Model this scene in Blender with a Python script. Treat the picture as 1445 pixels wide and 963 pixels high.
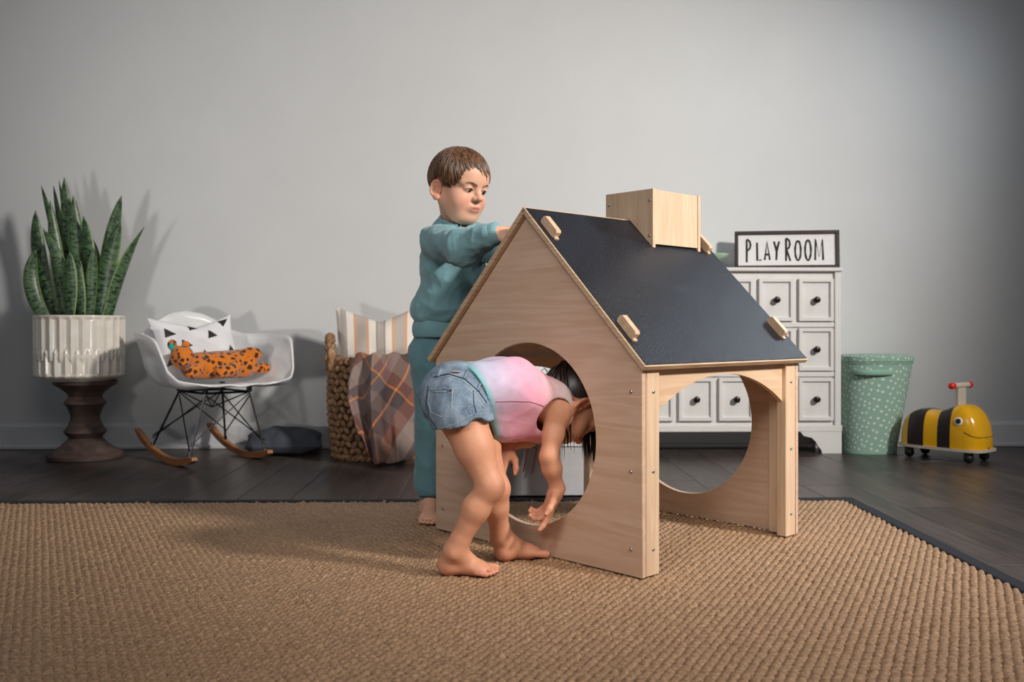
import bpy, bmesh, math, random
import numpy as np
from mathutils import Vector, Matrix, Euler, geometry
from mathutils.bvhtree import BVHTree

for o in list(bpy.data.objects): bpy.data.objects.remove(o, do_unlink=True)
S = bpy.context.scene
COL = S.collection
random.seed(7); RNG = np.random.RandomState(7)
F, CX, HY, CH = 1330.0, 722.0, 465.0, 0.60      # focal length in px, centre, horizon, camera height (m)

# ------------------------------------------------------------------ camera
cd = bpy.data.cameras.new('camera'); cam = bpy.data.objects.new('camera', cd); COL.objects.link(cam)
cam.location = (0, 0, CH); cam.rotation_euler = (math.pi/2, 0, 0)
cd.sensor_width = 36; cd.lens = 36*F/1445; cd.shift_y = -16.5/1445; cd.clip_start = .05
cd.dof.use_dof = True; cd.dof.focus_distance = 2.42; cd.dof.aperture_fstop = 5.0
S.camera = cam
# ------------------------------------------------------------------ world, lights, exposure
w = bpy.data.worlds.new('world'); S.world = w; w.use_nodes = True
w.node_tree.nodes['Background'].inputs[0].default_value = (.80, .88, 1.0, 1)
w.node_tree.nodes['Background'].inputs[1].default_value = .115
def aim(o, t): o.rotation_euler = (Vector(t)-o.location).to_track_quat('-Z', 'Y').to_euler()
def spot(name, loc, tgt, power, size, blend, radius, col):
    d = bpy.data.lights.new(name, 'SPOT'); d.energy = power; d.spot_size = math.radians(size); d.spot_blend = blend
    d.shadow_soft_size = radius; d.color = col
    o = bpy.data.objects.new(name, d); COL.objects.link(o); o.location = loc; aim(o, tgt); return o
def area(name, loc, tgt, power, sx, sy, col):
    d = bpy.data.lights.new(name, 'AREA'); d.energy = power; d.shape = 'RECTANGLE'; d.size = sx; d.size_y = sy; d.color = col
    o = bpy.data.objects.new(name, d); COL.objects.link(o); o.location = loc; aim(o, tgt); return o
spot('key_light', (3.9, 0.25, 3.1), (0.75, 3.4, 1.25), 1450, 56, 1.0, .26, (1.0, .95, .89))
spot('wall_wash', (-2.0, 0.9, .25), (-.80, 4.75, 1.62), 120, 58, .9, .14, (1.0, .97, .94))
spot('rug_light', (2.2, -.4, 2.7), (.75, 1.8, 0.0), 230, 52, 1.0, .35, (1.0, .88, .74))
spot('rim_light', (3.1, 4.42, 2.25), (.6, 2.5, .6), 80, 46, .8, .30, (.80, .89, 1.0))
spot('wall_accent', (2.9, 3.5, 2.7), (1.55, 4.8, 1.45), 50, 62, 1.0, .25, (.84, .92, 1.0))
spot('front_fill', (-.9, -.3, 2.2), (.05, 2.45, .42), 150, 36, 1.0, .45, (1.0, .95, .91))
area('overhead_fill', (.1, -.2, 2.7), (.1, 2.6, .5), 19, 1.5, 1.2, (1.0, .93, .88))
S.view_settings.view_transform = 'Standard'; S.view_settings.look = 'None'
S.view_settings.gamma = 1; S.view_settings.use_curve_mapping = False; S.view_settings.exposure = 0.0

# ------------------------------------------------------------------ helpers
def P(px, py, d): return Vector(((px-CX)/F*d, d, CH+(HY-py)/F*d))     # a measured point at its real distance
def empty(name, loc=(0, 0, 0), rz=0):
    o = bpy.data.objects.new(name, None); COL.objects.link(o); o.location = loc; o.rotation_euler = (0, 0, rz)
    o.empty_display_size = .05; return o
def tag(o, label=None, cat=None, group=None, kind=None):
    for k, v in (('label', label), ('category', cat), ('group', group), ('kind', kind)):
        if v: o[k] = v
    return o
def cp(o, parent, loc=None, rot=None):
    c = o.copy(); COL.objects.link(c); c.parent = parent
    if loc is not None: c.location = loc
    if rot is not None: c.rotation_euler = rot
    return c
class MB:
    def __init__(s): s.v = []; s.f = []; s.uv = None
    def add(s, vs, fs):
        o = len(s.v); s.v += [tuple(p) for p in vs]; s.f += [tuple(i+o for i in f) for f in fs]; return s
    def hull(s, pts):
        bm = bmesh.new()
        for p in pts: bm.verts.new(p)
        r = bmesh.ops.convex_hull(bm, input=bm.verts)
        bmesh.ops.dissolve_limit(bm, angle_limit=.01, verts=bm.verts, edges=bm.edges)
        bmesh.ops.recalc_face_normals(bm, faces=bm.faces); bm.verts.index_update()
        s.add([v.co for v in bm.verts], [[v.index for v in f.verts] for f in bm.faces]); bm.free(); return s
    def box(s, x0, x1, y0, y1, z0, z1, b=0, M=None):
        pts = []
        for sx in (0, 1):
            for sy in (0, 1):
                for sz in (0, 1):
                    p = [(x0, x1)[sx], (y0, y1)[sy], (z0, z1)[sz]]; q = [1-2*sx, 1-2*sy, 1-2*sz]
                    if b:
                        for a in range(3): pts.append([p[i]+(q[i]*b if i != a else 0) for i in range(3)])
                    else: pts.append(p)
        if M: pts = [M @ Vector(p) for p in pts]
        return s.hull(pts)
    def plate(s, loops, t, M=None):       # 2-d loops (first outer, rest holes) extruded from 0 to t along local z
        M = M or Matrix(); flat = [p for l in loops for p in l]
        tri = geometry.tessellate_polygon([[Vector((p[0], p[1], 0)) for p in l] for l in loops])
        n = len(flat); vs = [M @ Vector((p[0], p[1], 0)) for p in flat]+[M @ Vector((p[0], p[1], t)) for p in flat]
        fs = []
        for a, b, c in tri:
            A, B, C = flat[a], flat[b], flat[c]
            if (B[0]-A[0])*(C[1]-A[1])-(B[1]-A[1])*(C[0]-A[0]) < 0: b, c = c, b
            fs += [(a, c, b), (a+n, b+n, c+n)]
        o = 0
        for li, l in enumerate(loops):
            m = len(l); ar = sum(l[i][0]*l[(i+1) % m][1]-l[(i+1) % m][0]*l[i][1] for i in range(m))
            for i in range(m):
                a, b = o+i, o+(i+1) % m
                if (ar > 0) == (li == 0): fs.append((a, b, b+n, a+n))
                else: fs.append((b, a, a+n, b+n))
            o += m
        return s.add(vs, fs)
    def tube(s, path, rad, n=8, flat=1.0, up=None, cap=True):
        path = [Vector(p) for p in path]; m = len(path)
        if not hasattr(rad, '__len__'): rad = [rad]*m
        t0 = (path[1]-path[0]).normalized()
        a = Vector(up) if up else (Vector((0, 0, 1)) if abs(t0.z) < .9 else Vector((1, 0, 0)))
        vs = []; fs = []
        for i in range(m):
            t = (path[min(i+1, m-1)]-path[max(i-1, 0)]).normalized()
            a = (a-t*a.dot(t))
            if a.length < 1e-6: a = t.orthogonal()
            a.normalize(); b = t.cross(a)
            for k in range(n):
                an = 2*math.pi*k/n; vs.append(path[i]+(a*math.cos(an)*flat+b*math.sin(an))*rad[i])
        for i in range(m-1):
            for k in range(n): fs.append((i*n+k, i*n+(k+1) % n, (i+1)*n+(k+1) % n, (i+1)*n+k))
        if cap: fs += [tuple(range(n))[::-1], tuple(range((m-1)*n, m*n))]
        return s.add(vs, fs)
    def lathe(s, prof, n=32, c=(0, 0, 0), M=None):
        vs = []; fs = []; c = Vector(c)
        for r, z in prof:
            for k in range(n):
                an = 2*math.pi*k/n; p = Vector((r*math.cos(an), r*math.sin(an), z)); vs.append((M @ p if M else p)+c)
        for i in range(len(prof)-1):
            for k in range(n): fs.append((i*n+k, i*n+(k+1) % n, (i+1)*n+(k+1) % n, (i+1)*n+k))
        fs += [tuple(range(n))[::-1], tuple(range((len(prof)-1)*n, len(prof)*n))]
        return s.add(vs, fs)
    def surf(s, fn, nu, nv, wrap=False, uv=False):
        vs = [fn(i/(nu if wrap else nu-1), j/(nv-1)) for j in range(nv) for i in range(nu)]
        fs = [(j*nu+i, j*nu+(i+1) % nu, (j+1)*nu+(i+1) % nu, (j+1)*nu+i) for j in range(nv-1) for i in range(nu if wrap else nu-1)]
        if uv: s.uv = [(i/(nu-1), j/(nv-1)) for j in range(nv) for i in range(nu)]
        return s.add(vs, fs)
    def ball(s, c, r, n=12, m=8, M=None):
        r = (r, r, r) if not hasattr(r, '__len__') else r; c = Vector(c)
        def fn(u, v):
            a = 2*math.pi*u; b = math.pi*(v-.5)*.999
            p = Vector((r[0]*math.cos(b)*math.cos(a), r[1]*math.cos(b)*math.sin(a), r[2]*math.sin(b)))
            return (M @ p if M else p)+c
        return s.surf(fn, n, m, wrap=True)
    def mesh(s, name, smooth=None, col=None):
        me = bpy.data.meshes.new(name); me.from_pydata([tuple(v) for v in s.v], [], s.f)
        if s.uv:
            l = me.uv_layers.new(name='UVMap'); vi = np.empty(len(me.loops), 'i'); me.loops.foreach_get('vertex_index', vi)
            l.data.foreach_set('uv', np.array(s.uv)[vi].ravel())
        if smooth is not None:
            me.shade_smooth()
            if smooth < 3: me.set_sharp_from_angle(angle=smooth)
        return me
    def build(s, name, m, parent=None, smooth=.6, kind=None, loc=None):
        me = s.mesh(name, smooth); me.materials.append(m)
        o = bpy.data.objects.new(name, me); COL.objects.link(o)
        if parent: o.parent = parent
        if loc is not None: o.location = loc
        if kind: o['kind'] = kind
        return o
def solidify(o, t, off=-1): m = o.modifiers.new('thick', 'SOLIDIFY'); m.thickness = t; m.offset = off; return o
def subsurf(o, n=1): m = o.modifiers.new('sub', 'SUBSURF'); m.levels = n; m.render_levels = n; return o

# ------------------------------------------------------------------ materials
def lin(c): return tuple(((x/255)/12.92 if x/255 <= .04045 else ((x/255+.055)/1.055)**2.4) for x in c)
def NT(name):
    m = bpy.data.materials.new(name); m.use_nodes = True; nt = m.node_tree; return m, nt, nt.nodes['Principled BSDF']
def nd(nt, typ, **kw):
    n = nt.nodes.new(typ)
    for k, v in kw.items():
        if k.startswith('i_'):
            key = k[2:]; key = int(key) if key.isdigit() else key.replace('_', ' ')
            n.inputs[key].default_value = v
        else: setattr(n, k, v)
    return n
def mixc(nt, fac, a, b, mode='MIX'):
    n = nt.nodes.new('ShaderNodeMix'); n.data_type = 'RGBA'; n.blend_type = mode
    for i, x in ((0, fac), (6, a), (7, b)):
        if hasattr(x, 'is_linked') or hasattr(x, 'links'): nt.links.new(x, n.inputs[i])
        elif i == 0: n.inputs[0].default_value = x
        else: n.inputs[i].default_value = tuple(x)+(1,)
    return n.outputs[2]
def coords(nt, kind='Object', scale=(1, 1, 1), rot=(0, 0, 0), randomize=False):
    tc = nt.nodes.new('ShaderNodeTexCoord'); mp = nd(nt, 'ShaderNodeMapping'); mp.inputs['Scale'].default_value = scale; mp.inputs['Rotation'].default_value = rot
    nt.links.new(tc.outputs[kind], mp.inputs[0])
    if randomize:
        oi = nt.nodes.new('ShaderNodeObjectInfo'); m = nd(nt, 'ShaderNodeMath', operation='MULTIPLY', i_1=37.0); nt.links.new(oi.outputs['Random'], m.inputs[0])
        nt.links.new(m.outputs[0], mp.inputs['Location'])
    return mp.outputs[0]
def ramp(nt, src, stops):
    r = nt.nodes.new('ShaderNodeValToRGB'); e = r.color_ramp.elements
    while len(e) < len(stops): e.new(.5)
    for x, (p, c) in zip(e, stops):
        x.position = p; x.color = (tuple(c)+(1,)) if hasattr(c, '__len__') else (c, c, c, 1)
    nt.links.new(src, r.inputs[0]); return r.outputs[0]
def bump(nt, bs, h, strength, dist=.002):
    b = nd(nt, 'ShaderNodeBump', i_Strength=strength, i_Distance=dist); nt.links.new(h, b.inputs['Height']); nt.links.new(b.outputs[0], bs.inputs['Normal'])
def MAT(name, c1, c2=None, rough=.5, metal=0, spec=.5, scale=20, stretch=(1, 1, 1), bmp=0, bscale=None, coat=0, sss=0, sheen=0, randomize=False, attr=False):
    m, nt, bs = NT(name); c1 = lin(c1); c2 = lin(c2) if c2 else c1
    v = coords(nt, 'Object', tuple(scale*s for s in stretch), randomize=randomize)
    n = nd(nt, 'ShaderNodeTexNoise', i_Scale=1.0, i_Detail=6.0, i_Roughness=.6); nt.links.new(v, n.inputs[0])
    f = ramp(nt, n.outputs['Fac'], [(.3, 0.0), (.7, 1.0)])
    col = mixc(nt, f, c1, c2)
    if attr:
        a = nd(nt, 'ShaderNodeAttribute', attribute_name='Col'); col = mixc(nt, 1.0, a.outputs['Color'], col, 'MULTIPLY')
    nt.links.new(col, bs.inputs['Base Color'])
    bs.inputs['Roughness'].default_value = rough; bs.inputs['Metallic'].default_value = metal
    bs.inputs['Specular IOR Level'].default_value = spec; bs.inputs['Coat Weight'].default_value = coat; bs.inputs['Coat Roughness'].default_value = .15
    if sss: bs.inputs['Subsurface Weight'].default_value = sss; bs.inputs['Subsurface Radius'].default_value = (.012, .004, .002); bs.inputs['Subsurface Scale'].default_value = .6
    if sheen: bs.inputs['Sheen Weight'].default_value = sheen
    if bmp:
        if bscale:
            v2 = coords(nt, 'Object', tuple(bscale*s for s in stretch)); n2 = nd(nt, 'ShaderNodeTexNoise', i_Scale=1.0, i_Detail=3.0); nt.links.new(v2, n2.inputs[0]); bump(nt, bs, n2.outputs['Fac'], bmp)
        else: bump(nt, bs, n.outputs['Fac'], bmp)
    return m
def WOOD(name, c1, c2, stretch, rough=.42, randomize=False, scale=1.0, spec=.4):
    m, nt, bs = NT(name)
    v = coords(nt, 'Object', tuple(scale*s for s in stretch), randomize=randomize)
    n = nd(nt, 'ShaderNodeTexNoise', i_Scale=1.0, i_Detail=8.0, i_Roughness=.62, i_Distortion=.6); nt.links.new(v, n.inputs[0])
    n2 = nd(nt, 'ShaderNodeTexNoise', i_Scale=.22, i_Detail=2.0, i_Distortion=1.5); nt.links.new(v, n2.inputs[0])
    mu = nd(nt, 'ShaderNodeMath', operation='MULTIPLY', i_1=26.0); nt.links.new(n2.outputs['Fac'], mu.inputs[0])
    sn = nd(nt, 'ShaderNodeMath', operation='SINE'); nt.links.new(mu.outputs[0], sn.inputs[0])
    r2 = nd(nt, 'ShaderNodeMapRange', i_1=-1.0, i_2=1.0, i_3=0.0, i_4=.32); nt.links.new(sn.outputs[0], r2.inputs[0])
    ad = nd(nt, 'ShaderNodeMath', operation='ADD'); nt.links.new(n.outputs['Fac'], ad.inputs[0]); nt.links.new(r2.outputs[0], ad.inputs[1])
    col = mixc(nt, ramp(nt, ad.outputs[0], [(.35, 0.0), (.95, 1.0)]), lin(c1), lin(c2))
    if randomize:
        oi = nt.nodes.new('ShaderNodeObjectInfo'); mr = nd(nt, 'ShaderNodeMapRange', i_1=0.0, i_2=1.0, i_3=.72, i_4=1.22); nt.links.new(oi.outputs['Random'], mr.inputs[0])
        hs = nd(nt, 'ShaderNodeHueSaturation'); nt.links.new(mr.outputs[0], hs.inputs['Value']); nt.links.new(col, hs.inputs['Color']); col = hs.outputs[0]
    nt.links.new(col, bs.inputs['Base Color']); bs.inputs['Roughness'].default_value = rough; bs.inputs['Specular IOR Level'].default_value = spec
    bump(nt, bs, n.outputs['Fac'], .12, .001)
    return m
wall_m = MAT('wall paint', (200, 201, 201), (204, 205, 205), .85, spec=.2, scale=3, bmp=.04, bscale=90)
trim_m = MAT('trim paint', (196, 197, 199), (202, 203, 204), .5, spec=.35, scale=5)
floor_m = WOOD('dark plank', (48, 42, 41), (80, 70, 66), (46, 3.2, 20), .36, True, spec=.5)
maple_y = WOOD('maple along panel', (214, 186, 162), (199, 166, 140), (60, 5, 60), .4)
maple_x = WOOD('maple along front', (219, 190, 160), (204, 170, 138), (5, 60, 60), .4)
maple_z = WOOD('maple upright', (222, 195, 166), (207, 175, 144), (70, 70, 5), .4)
steel = MAT('screw steel', (190, 190, 192), None, .25, 1.0)
chrome = MAT('chrome', (215, 215, 218), None, .12, 1.0)
white_pl = MAT('white moulded plastic', (222, 222, 222), (216, 216, 217), .33, spec=.5)
black_m = MAT('black lacquer', (20, 18, 19), (27, 24, 24), .4)
# ================================================================== THE SETTING
RA = math.radians(1.35)                         # the room stands turned a hair against the camera
room = Matrix.Translation((0, 4.775, 0)) @ Matrix.Rotation(RA, 4, 'Z')
def roomize(o): o.matrix_world = room; return o
tag(roomize(MB().box(-6, 6, 0, .12, 0, 3.6).build('wall_back', wall_m, smooth=None)), 'pale grey painted back wall', kind='structure')
bb = MB().plate([[(0, 0), (0, .128), (-.006, .128), (-.013, .118), (-.016, .112), (-.016, .0), ]], 12, Matrix.Translation((-6, 0, 0)) @ Matrix(((0, 0, 1, 0), (1, 0, 0, 0), (0, 1, 0, 0), (0, 0, 0, 1))))
bo = tag(roomize(bb.build('baseboard_back', trim_m, smooth=None)), 'white baseboard along the back wall', kind='structure')
MB().box(-6, 6, -.030, -.016, 0, .022, .005).build('shoe_moulding', trim_m, bo, smooth=None)
fl = tag(roomize(MB().box(-6, 6, -6.5, .12, -.1, -.004).build('floor', floor_m, smooth=None)), 'dark brown plank floor', kind='structure')
PWD, PLN = .19, 1.22
pm = MB().box(-PWD/2+.0009, PWD/2-.0009, -PLN/2+.0009, PLN/2-.0009, -.010, 0, .0012).mesh('plank'); pm.materials.append(floor_m)
for i in range(-19, 20):
    off = (i*0.37 % 1)*PLN
    for j in range(0, 4):
        yc = -PLN/2+.30-off*.98-j*PLN
        if j == 0 and yc+PLN/2 < 0: yc += 0
        if yc < -4.2 and abs(i) < 5: continue
        y1 = min(yc+PLN/2, 0.0); y0 = yc-PLN/2
        o = bpy.data.objects.new('plank', pm); COL.objects.link(o); o.parent = fl
        o.location = (i*PWD+.04, (y0+y1)/2, 0); o.scale = (1, (y1-y0)/PLN, 1)
    if off*.98 > .30:                                   # piece that fills up to the wall
        o = bpy.data.objects.new('plank', pm); COL.objects.link(o); o.parent = fl
        L = off*.98-.30; o.location = (i*PWD+.04, -L/2, 0); o.scale = (1, L/PLN, 1)

# ------------------------------------------------------------------ rug
rug = tag(empty('area_rug', (0, 0, 0)), 'large tan woven seagrass rug with dark navy cloth edging', 'rug')
RX0, RX1, RY0, RY1, RS = -2.15, 1.185, .35, 3.29, .022
def rugmap(x, y): return x, y+RS*(x-1.185)*max(0, (y-1.0)/2.29)
rug_m = MAT('seagrass', (202, 167, 132), (128, 97, 72), .62, spec=.35, scale=130, stretch=(.8, 1.8, 1), bmp=.7, bscale=300)
rugb_m = MAT('rug backing', (34, 25, 19), (46, 34, 25), .95)
edge_m = MAT('navy binding', (22, 25, 34), (28, 31, 42), .8, scale=300, bmp=.3)
bk = MB()
c4 = [(RX0, RY0), (RX1, RY0), (RX1, RY1), (RX0, RY1)]
bk.add([(*rugmap(x, y), z) for z in (0.0005, .0045) for x, y in c4], [(3, 2, 1, 0), (4, 5, 6, 7), (0, 1, 5, 4), (1, 2, 6, 5), (2, 3, 7, 6), (3, 0, 4, 7)])
bk.build('rug_backing', rugb_m, rug, None)
def weave():
    px, py = .0195, .0200
    xs = np.arange(RX0+.045, RX1-.04, px); ys = np.arange(RY0+.04, RY1-.036, py)
    nx, ny = len(xs), len(ys)
    X, Y = np.meshgrid(xs, ys); X = X+np.where(np.arange(ny) % 2, px/2, 0)[:, None]
    X = X.ravel(); Y = Y.ravel(); n = len(X)
    X = X+RNG.normal(0, .0007, n); Y = Y+RNG.normal(0, .0006, n)
    u = np.array([-1, -.62, .0, .62, 1]); v = np.array([-1, -.35, .55, 1])
    U, V = np.meshgrid(u, v); U = U.ravel(); V = V.ravel()
    # a fat strand that rises towards the far end and dives under the next row
    hz = np.interp(np.abs(U), [0, .62, 1], [1.0, .88, .12])*(np.interp(V, [-1, -.35, .55, 1], [.10, .66, 1.0, .05]))
    hs = 1+RNG.normal(0, .12, n)
    rot = RNG.normal(0, .10, n)
    lx = U*px*.455*(1-.10*(V > .9)); ly = V*py*.67
    vx = X[:, None]+lx*np.cos(rot)[:, None]-ly*np.sin(rot)[:, None]
    vy = Y[:, None]+lx*np.sin(rot)[:, None]+ly*np.cos(rot)[:, None]
    vz = .0035+.0094*hz[None, :]*hs[:, None]
    vy = vy+RS*(vx-1.185)*np.maximum(0, (vy-1.0)/2.29)
    co = np.stack([vx, vy, vz], -1).reshape(-1, 3)
    q = np.array([(j*5+i, j*5+i+1, (j+1)*5+i+1, (j+1)*5+i) for j in range(3) for i in range(4)])
    fc = (q[None]+(np.arange(n)*20)[:, None, None]).reshape(-1, 4)
    me = bpy.data.meshes.new('weave'); me.vertices.add(len(co)); me.vertices.foreach_set('co', co.astype('f').ravel())
    me.loops.add(fc.size); me.loops.foreach_set('vertex_index', fc.ravel().astype('i'))
    me.polygons.add(len(fc)); me.polygons.foreach_set('loop_start', np.arange(0, fc.size, 4).astype('i')); me.update(calc_edges=True); me.shade_smooth()
    me.materials.append(rug_m); o = bpy.data.objects.new('weave', me); COL.objects.link(o); o.parent = rug; o['kind'] = 'stuff'
weave()
def binding(ax, bx, ay, by):
    m = MB(); n = 40
    pr = [(0, 0), (0, .011), (.004, .0135), (.040, .0135), (.044, .011), (.044, 0)]
    A = Vector((*rugmap(ax, ay), 0)); B = Vector((*rugmap(bx, by), 0)); t = (B-A).normalized(); inn = Vector((-t.y, t.x, 0))
    vs = [A+(B-A)*(i/n)+inn*(p[0]-.004)+Vector((0, 0, p[1]+.0006*math.sin(i*2.1)*(p[1] > .005))) for i in range(n+1) for p in pr]
    fs = [(i*6+k, i*6+k+1, (i+1)*6+k+1, (i+1)*6+k) for i in range(n) for k in range(5)]
    fs += [tuple(range(6)), tuple(range(n*6, n*6+6))[::-1]]
    m.add(vs, [f[::-1] for f in fs]); m.build('edge_binding', edge_m, rug, .5)
binding(RX0, RX1, RY0, RY0); binding(RX1, RX1, RY0, RY1); binding(RX1, RX0, RY1, RY1); binding(RX0, RX0, RY1, RY0)

# ================================================================== PLAYHOUSE
HZ = .0135                                         # it stands on the rug
O = Vector((.306, 2.214, HZ)); HA = math.radians(43.5)
hs = tag(empty('playhouse', O, HA), 'light maple plywood playhouse with black chalkboard roof and box chimney', 'playhouse')
W, D, RIDGE, EAVE = .71, .77, .910, .500           # heights above the rug surface
T = .014
def circ(cx, cy, r, n=72): return [(cx+r*math.cos(2*math.pi*k/n), cy+r*math.sin(2*math.pi*k/n)) for k in range(n)]
YZ = Matrix(((0, 0, 1, 0), (1, 0, 0, 0), (0, 1, 0, 0), (0, 0, 0, 1)))       # plate (a,b) -> (y,z), thickness -> x
XZ = Matrix(((1, 0, 0, 0), (0, 0, -1, 0), (0, 1, 0, 0), (0, 0, 0, 1)))      # plate (a,b) -> (x,z), thickness -> -y
mid = D/2; gh = RIDGE-.022
def screw(parent, p, ax):
    q = Vector(ax).to_track_quat('Z', 'Y').to_matrix().to_4x4()
    m = MB().lathe([(.0046, -.001), (.0046, .001), (.0038, .0024), (.0022, .0030), (.0018, .0015), (.0005, .0012)], 12, p, q.to_3x3())
    return m.build('screw', steel, parent, .8)
for x in (0, W-T):
    g = MB().plate([[(0, 0), (D, 0), (D, EAVE-.002), (mid, gh), (0, EAVE-.002)], circ(mid, .311, .24)], T, Matrix.Translation((x, 0, 0)) @ YZ)
    go = g.build('gable_panel', maple_y, hs, .5)
    bv = go.modifiers.new('b', 'BEVEL'); bv.width = .0012; bv.limit_method = 'ANGLE'; bv.angle_limit = 1.0
    for y in (.034, D-.034):
        for z in (.063, .248, .438): screw(go, (x if x == 0 else W, y, z), (-1 if x == 0 else 1, 0, 0))
for (y0, y1, face) in ((0, .030, -1), (D-.030, D, 1)):
    for (x0, x1) in ((T+.0025, .066), (W-.066, W-T-.0025)):
        po = MB().box(x0, x1, y0, y1, 0, EAVE-.004, .002).build('post', maple_z, hs, None)
        for z in (.063, .248, .438): screw(po, ((x0+x1)/2, y0 if face < 0 else y1, z), (0, face, 0))
    for (x0, x1) in ((T+.0005, .034), (W-.034, W-T-.0005)):
        ya, yb = (y1, y1+.045) if face < 0 else (y0-.045, y0)
        MB().box(x0, x1, ya+.0005, yb, 0, EAVE-.02, .0015).build('corner_brace', maple_z, hs, None)
    hw, rise, sp = (W-.132)/2, .088, .382
    R = (hw*hw+rise*rise)/(2*rise); a0 = math.asin(hw/R)
    arc = [(W/2+R*math.sin(-a0+2*a0*k/40), sp+rise-R+R*math.cos(-a0+2*a0*k/40)) for k in range(41)]
    loop = [(W-.066, EAVE-.004), (.066, EAVE-.004)]+arc
    ypos = .026 if face < 0 else D-.012
    MB().plate([loop], T, Matrix.Translation((0, ypos, 0)) @ XZ).build('arched_header', maple_x, hs, .5)
chalk_m, nt, bs = NT('chalkboard black')
v = coords(nt, 'Object', (3, 3, 3)); n1 = nd(nt, 'ShaderNodeTexNoise', i_Scale=1.3, i_Detail=5.0, i_Distortion=2.2); nt.links.new(v, n1.inputs[0])
nt.links.new(mixc(nt, ramp(nt, n1.outputs[0], [(.45, 0.0), (.75, 1.0)]), lin((17, 19, 27)), lin((28, 31, 41))), bs.inputs['Base Color'])
n2 = nd(nt, 'ShaderNodeTexNoise', i_Scale=240.0, i_Detail=3.0); tc = nt.nodes.new('ShaderNodeTexCoord'); nt.links.new(tc.outputs['Object'], n2.inputs[0])
bump(nt, bs, n2.outputs[0], .9, .0022); bs.inputs['Roughness'].default_value = .36; bs.inputs['Specular IOR Level'].default_value = .5
XA, XB = -.016, W+.016
run = mid+.022; pitch = math.atan2(RIDGE-EAVE, run); SL = math.hypot(run, RIDGE-EAVE)
def slope(side):       # frame: x along ridge, y up the slope, z out of the roof; origin at the lower edge
    if side < 0: M = Matrix.Translation((0, -.022, EAVE)) @ Matrix.Rotation(pitch, 4, 'X')
    else: M = Matrix.Translation((W, D+.022, EAVE)) @ Matrix.Rotation(math.pi, 4, 'Z') @ Matrix.Rotation(pitch, 4, 'X')
    return M
EDG = MAT('plywood edge', (214, 188, 158), (176, 142, 110), .5, scale=260, stretch=(.05, .05, 1))
CHX0, CHX1, CHY = .419, .652, .089
for side in (-1, 1):
    M = slope(side); ends = SL-(0.0 if side > 0 else 0.0)
    rp = MB().box(XA, XB, 0, ends, -T, 0, .001, M).build('roof_panel', EDG, hs, None)
    MB().box(XA+.004, XB-.004, .004, ends-.006, .0002, .0016, .0006, M).build('chalkboard', chalk_m, rp, None)
    for cx, cy in ((.012, .485), (.012, .118), (W-.022, .485), (W-.022, .120)):
        c = MB()
        c.hull([M @ Vector((cx+sx*.0085, cy+y, z)) for sx in (-1, 1) for y, z in ((-.030, .0018), (.030, .0018), (-.033, .0055), (.033, .007), (-.033, .020), (.033, .020), (-.028, .0245), (.028, .0245))])
        c.hull([M @ Vector((cx+sx*.0065, cy+y, z)) for sx in (-1, 1) for y, z in ((-.041, .0018), (-.025, .0018), (-.041, .0065), (-.025, .0065))])
        c.build('roof_clip', maple_x, hs, None)
# chimney: four boards sitting astride the ridge
ZT = .993
yf, yb = mid-CHY, mid+CHY; tanp = math.tan(pitch)
zb = RIDGE-CHY*tanp+.003; cb = .012
side_loop = [(yf, zb), (mid, RIDGE+.0025), (yb, zb), (yb, ZT), (yf, ZT)]
for x in (CHX0, CHX1-cb):
    so = MB().plate([side_loop], cb, Matrix.Translation((x, 0, 0)) @ YZ).build('chimney_panel', maple_z, hs, None)
    for y in (yf+.012, yb-.012):
        for z in (zb+.035, ZT-.033): screw(so, (x if x == CHX0 else CHX1, y, z), (-1 if x == CHX0 else 1, 0, 0))
for y in (yf+.0015, yb-cb-.0015):
    MB().box(CHX0+cb+.001, CHX1-cb-.001, y, y+cb, zb+(.010 if y < mid else .010), ZT-.001, .0008).build('chimney_panel', maple_z, hs, None)

# ================================================================== DRESSER, SIGN, DISH
ds_m = MAT('dresser paint', (214, 212, 209), (206, 204, 201), .5, spec=.35, scale=8)
knob_m = MAT('dark bronze', (44, 36, 33), (30, 25, 23), .35, .6)
XR = 1.594; FRONT = 4.55
ds = tag(empty('dresser', (XR-.62, FRONT, 0), RA), 'white painted dresser with three rows of framed square drawers', 'dresser')
x1 = .62; x0 = -.63; dd = .235
MB().box(x0, x1, .014, dd, .104, .880, .002).build('body', ds_m, ds, None)
MB().box(x0-.006, x1+.006, -.010, dd, .880, .899, .004).build('top', ds_m, ds, None)
MB().box(x0-.004, x1+.004, -.006, .02, .104, .135, .003).build('base_rail', ds_m, ds, None)
for xx in (x0, x1-.030): MB().box(xx, xx+.030, 0, .016, .135, .880, .002).build('stile', ds_m, ds, None)
for sx in (0, 1):
    L = [(0, 0), (.095, 0), (.10, .018), (.115, .035), (.125, .055), (.145, .075), (.185, .085), (.20, .104), (0, .104)]
    L = [(x0+a, b) for a, b in L] if sx == 0 else [(x1-a, b) for a, b in L][::-1]
    MB().plate([L], .02, Matrix.Translation((0, .012, 0)) @ XZ).build('foot', ds_m, ds, None)
    MB().box(x0+.002 if sx == 0 else x1-.06, x0+.06 if sx == 0 else x1-.002, dd-.05, dd-.002, 0, .104, .002).build('foot', ds_m, ds, None)
PITCH = .1945; dw = .168
df = MB(); h2 = .205
kn = MB().lathe([(.0, .0), (.013, 0.0), (.013, .002), (.006, .004), (.006, .012), (.013, .015), (.0165, .020), (.015, .026), (.008, .029), (0.0005, .0295)], 20, (0, 0, 0), Matrix.Rotation(math.pi/2, 3, 'X')).mesh('knob', .8); kn.materials.append(knob_m)
fr = MB()
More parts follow.
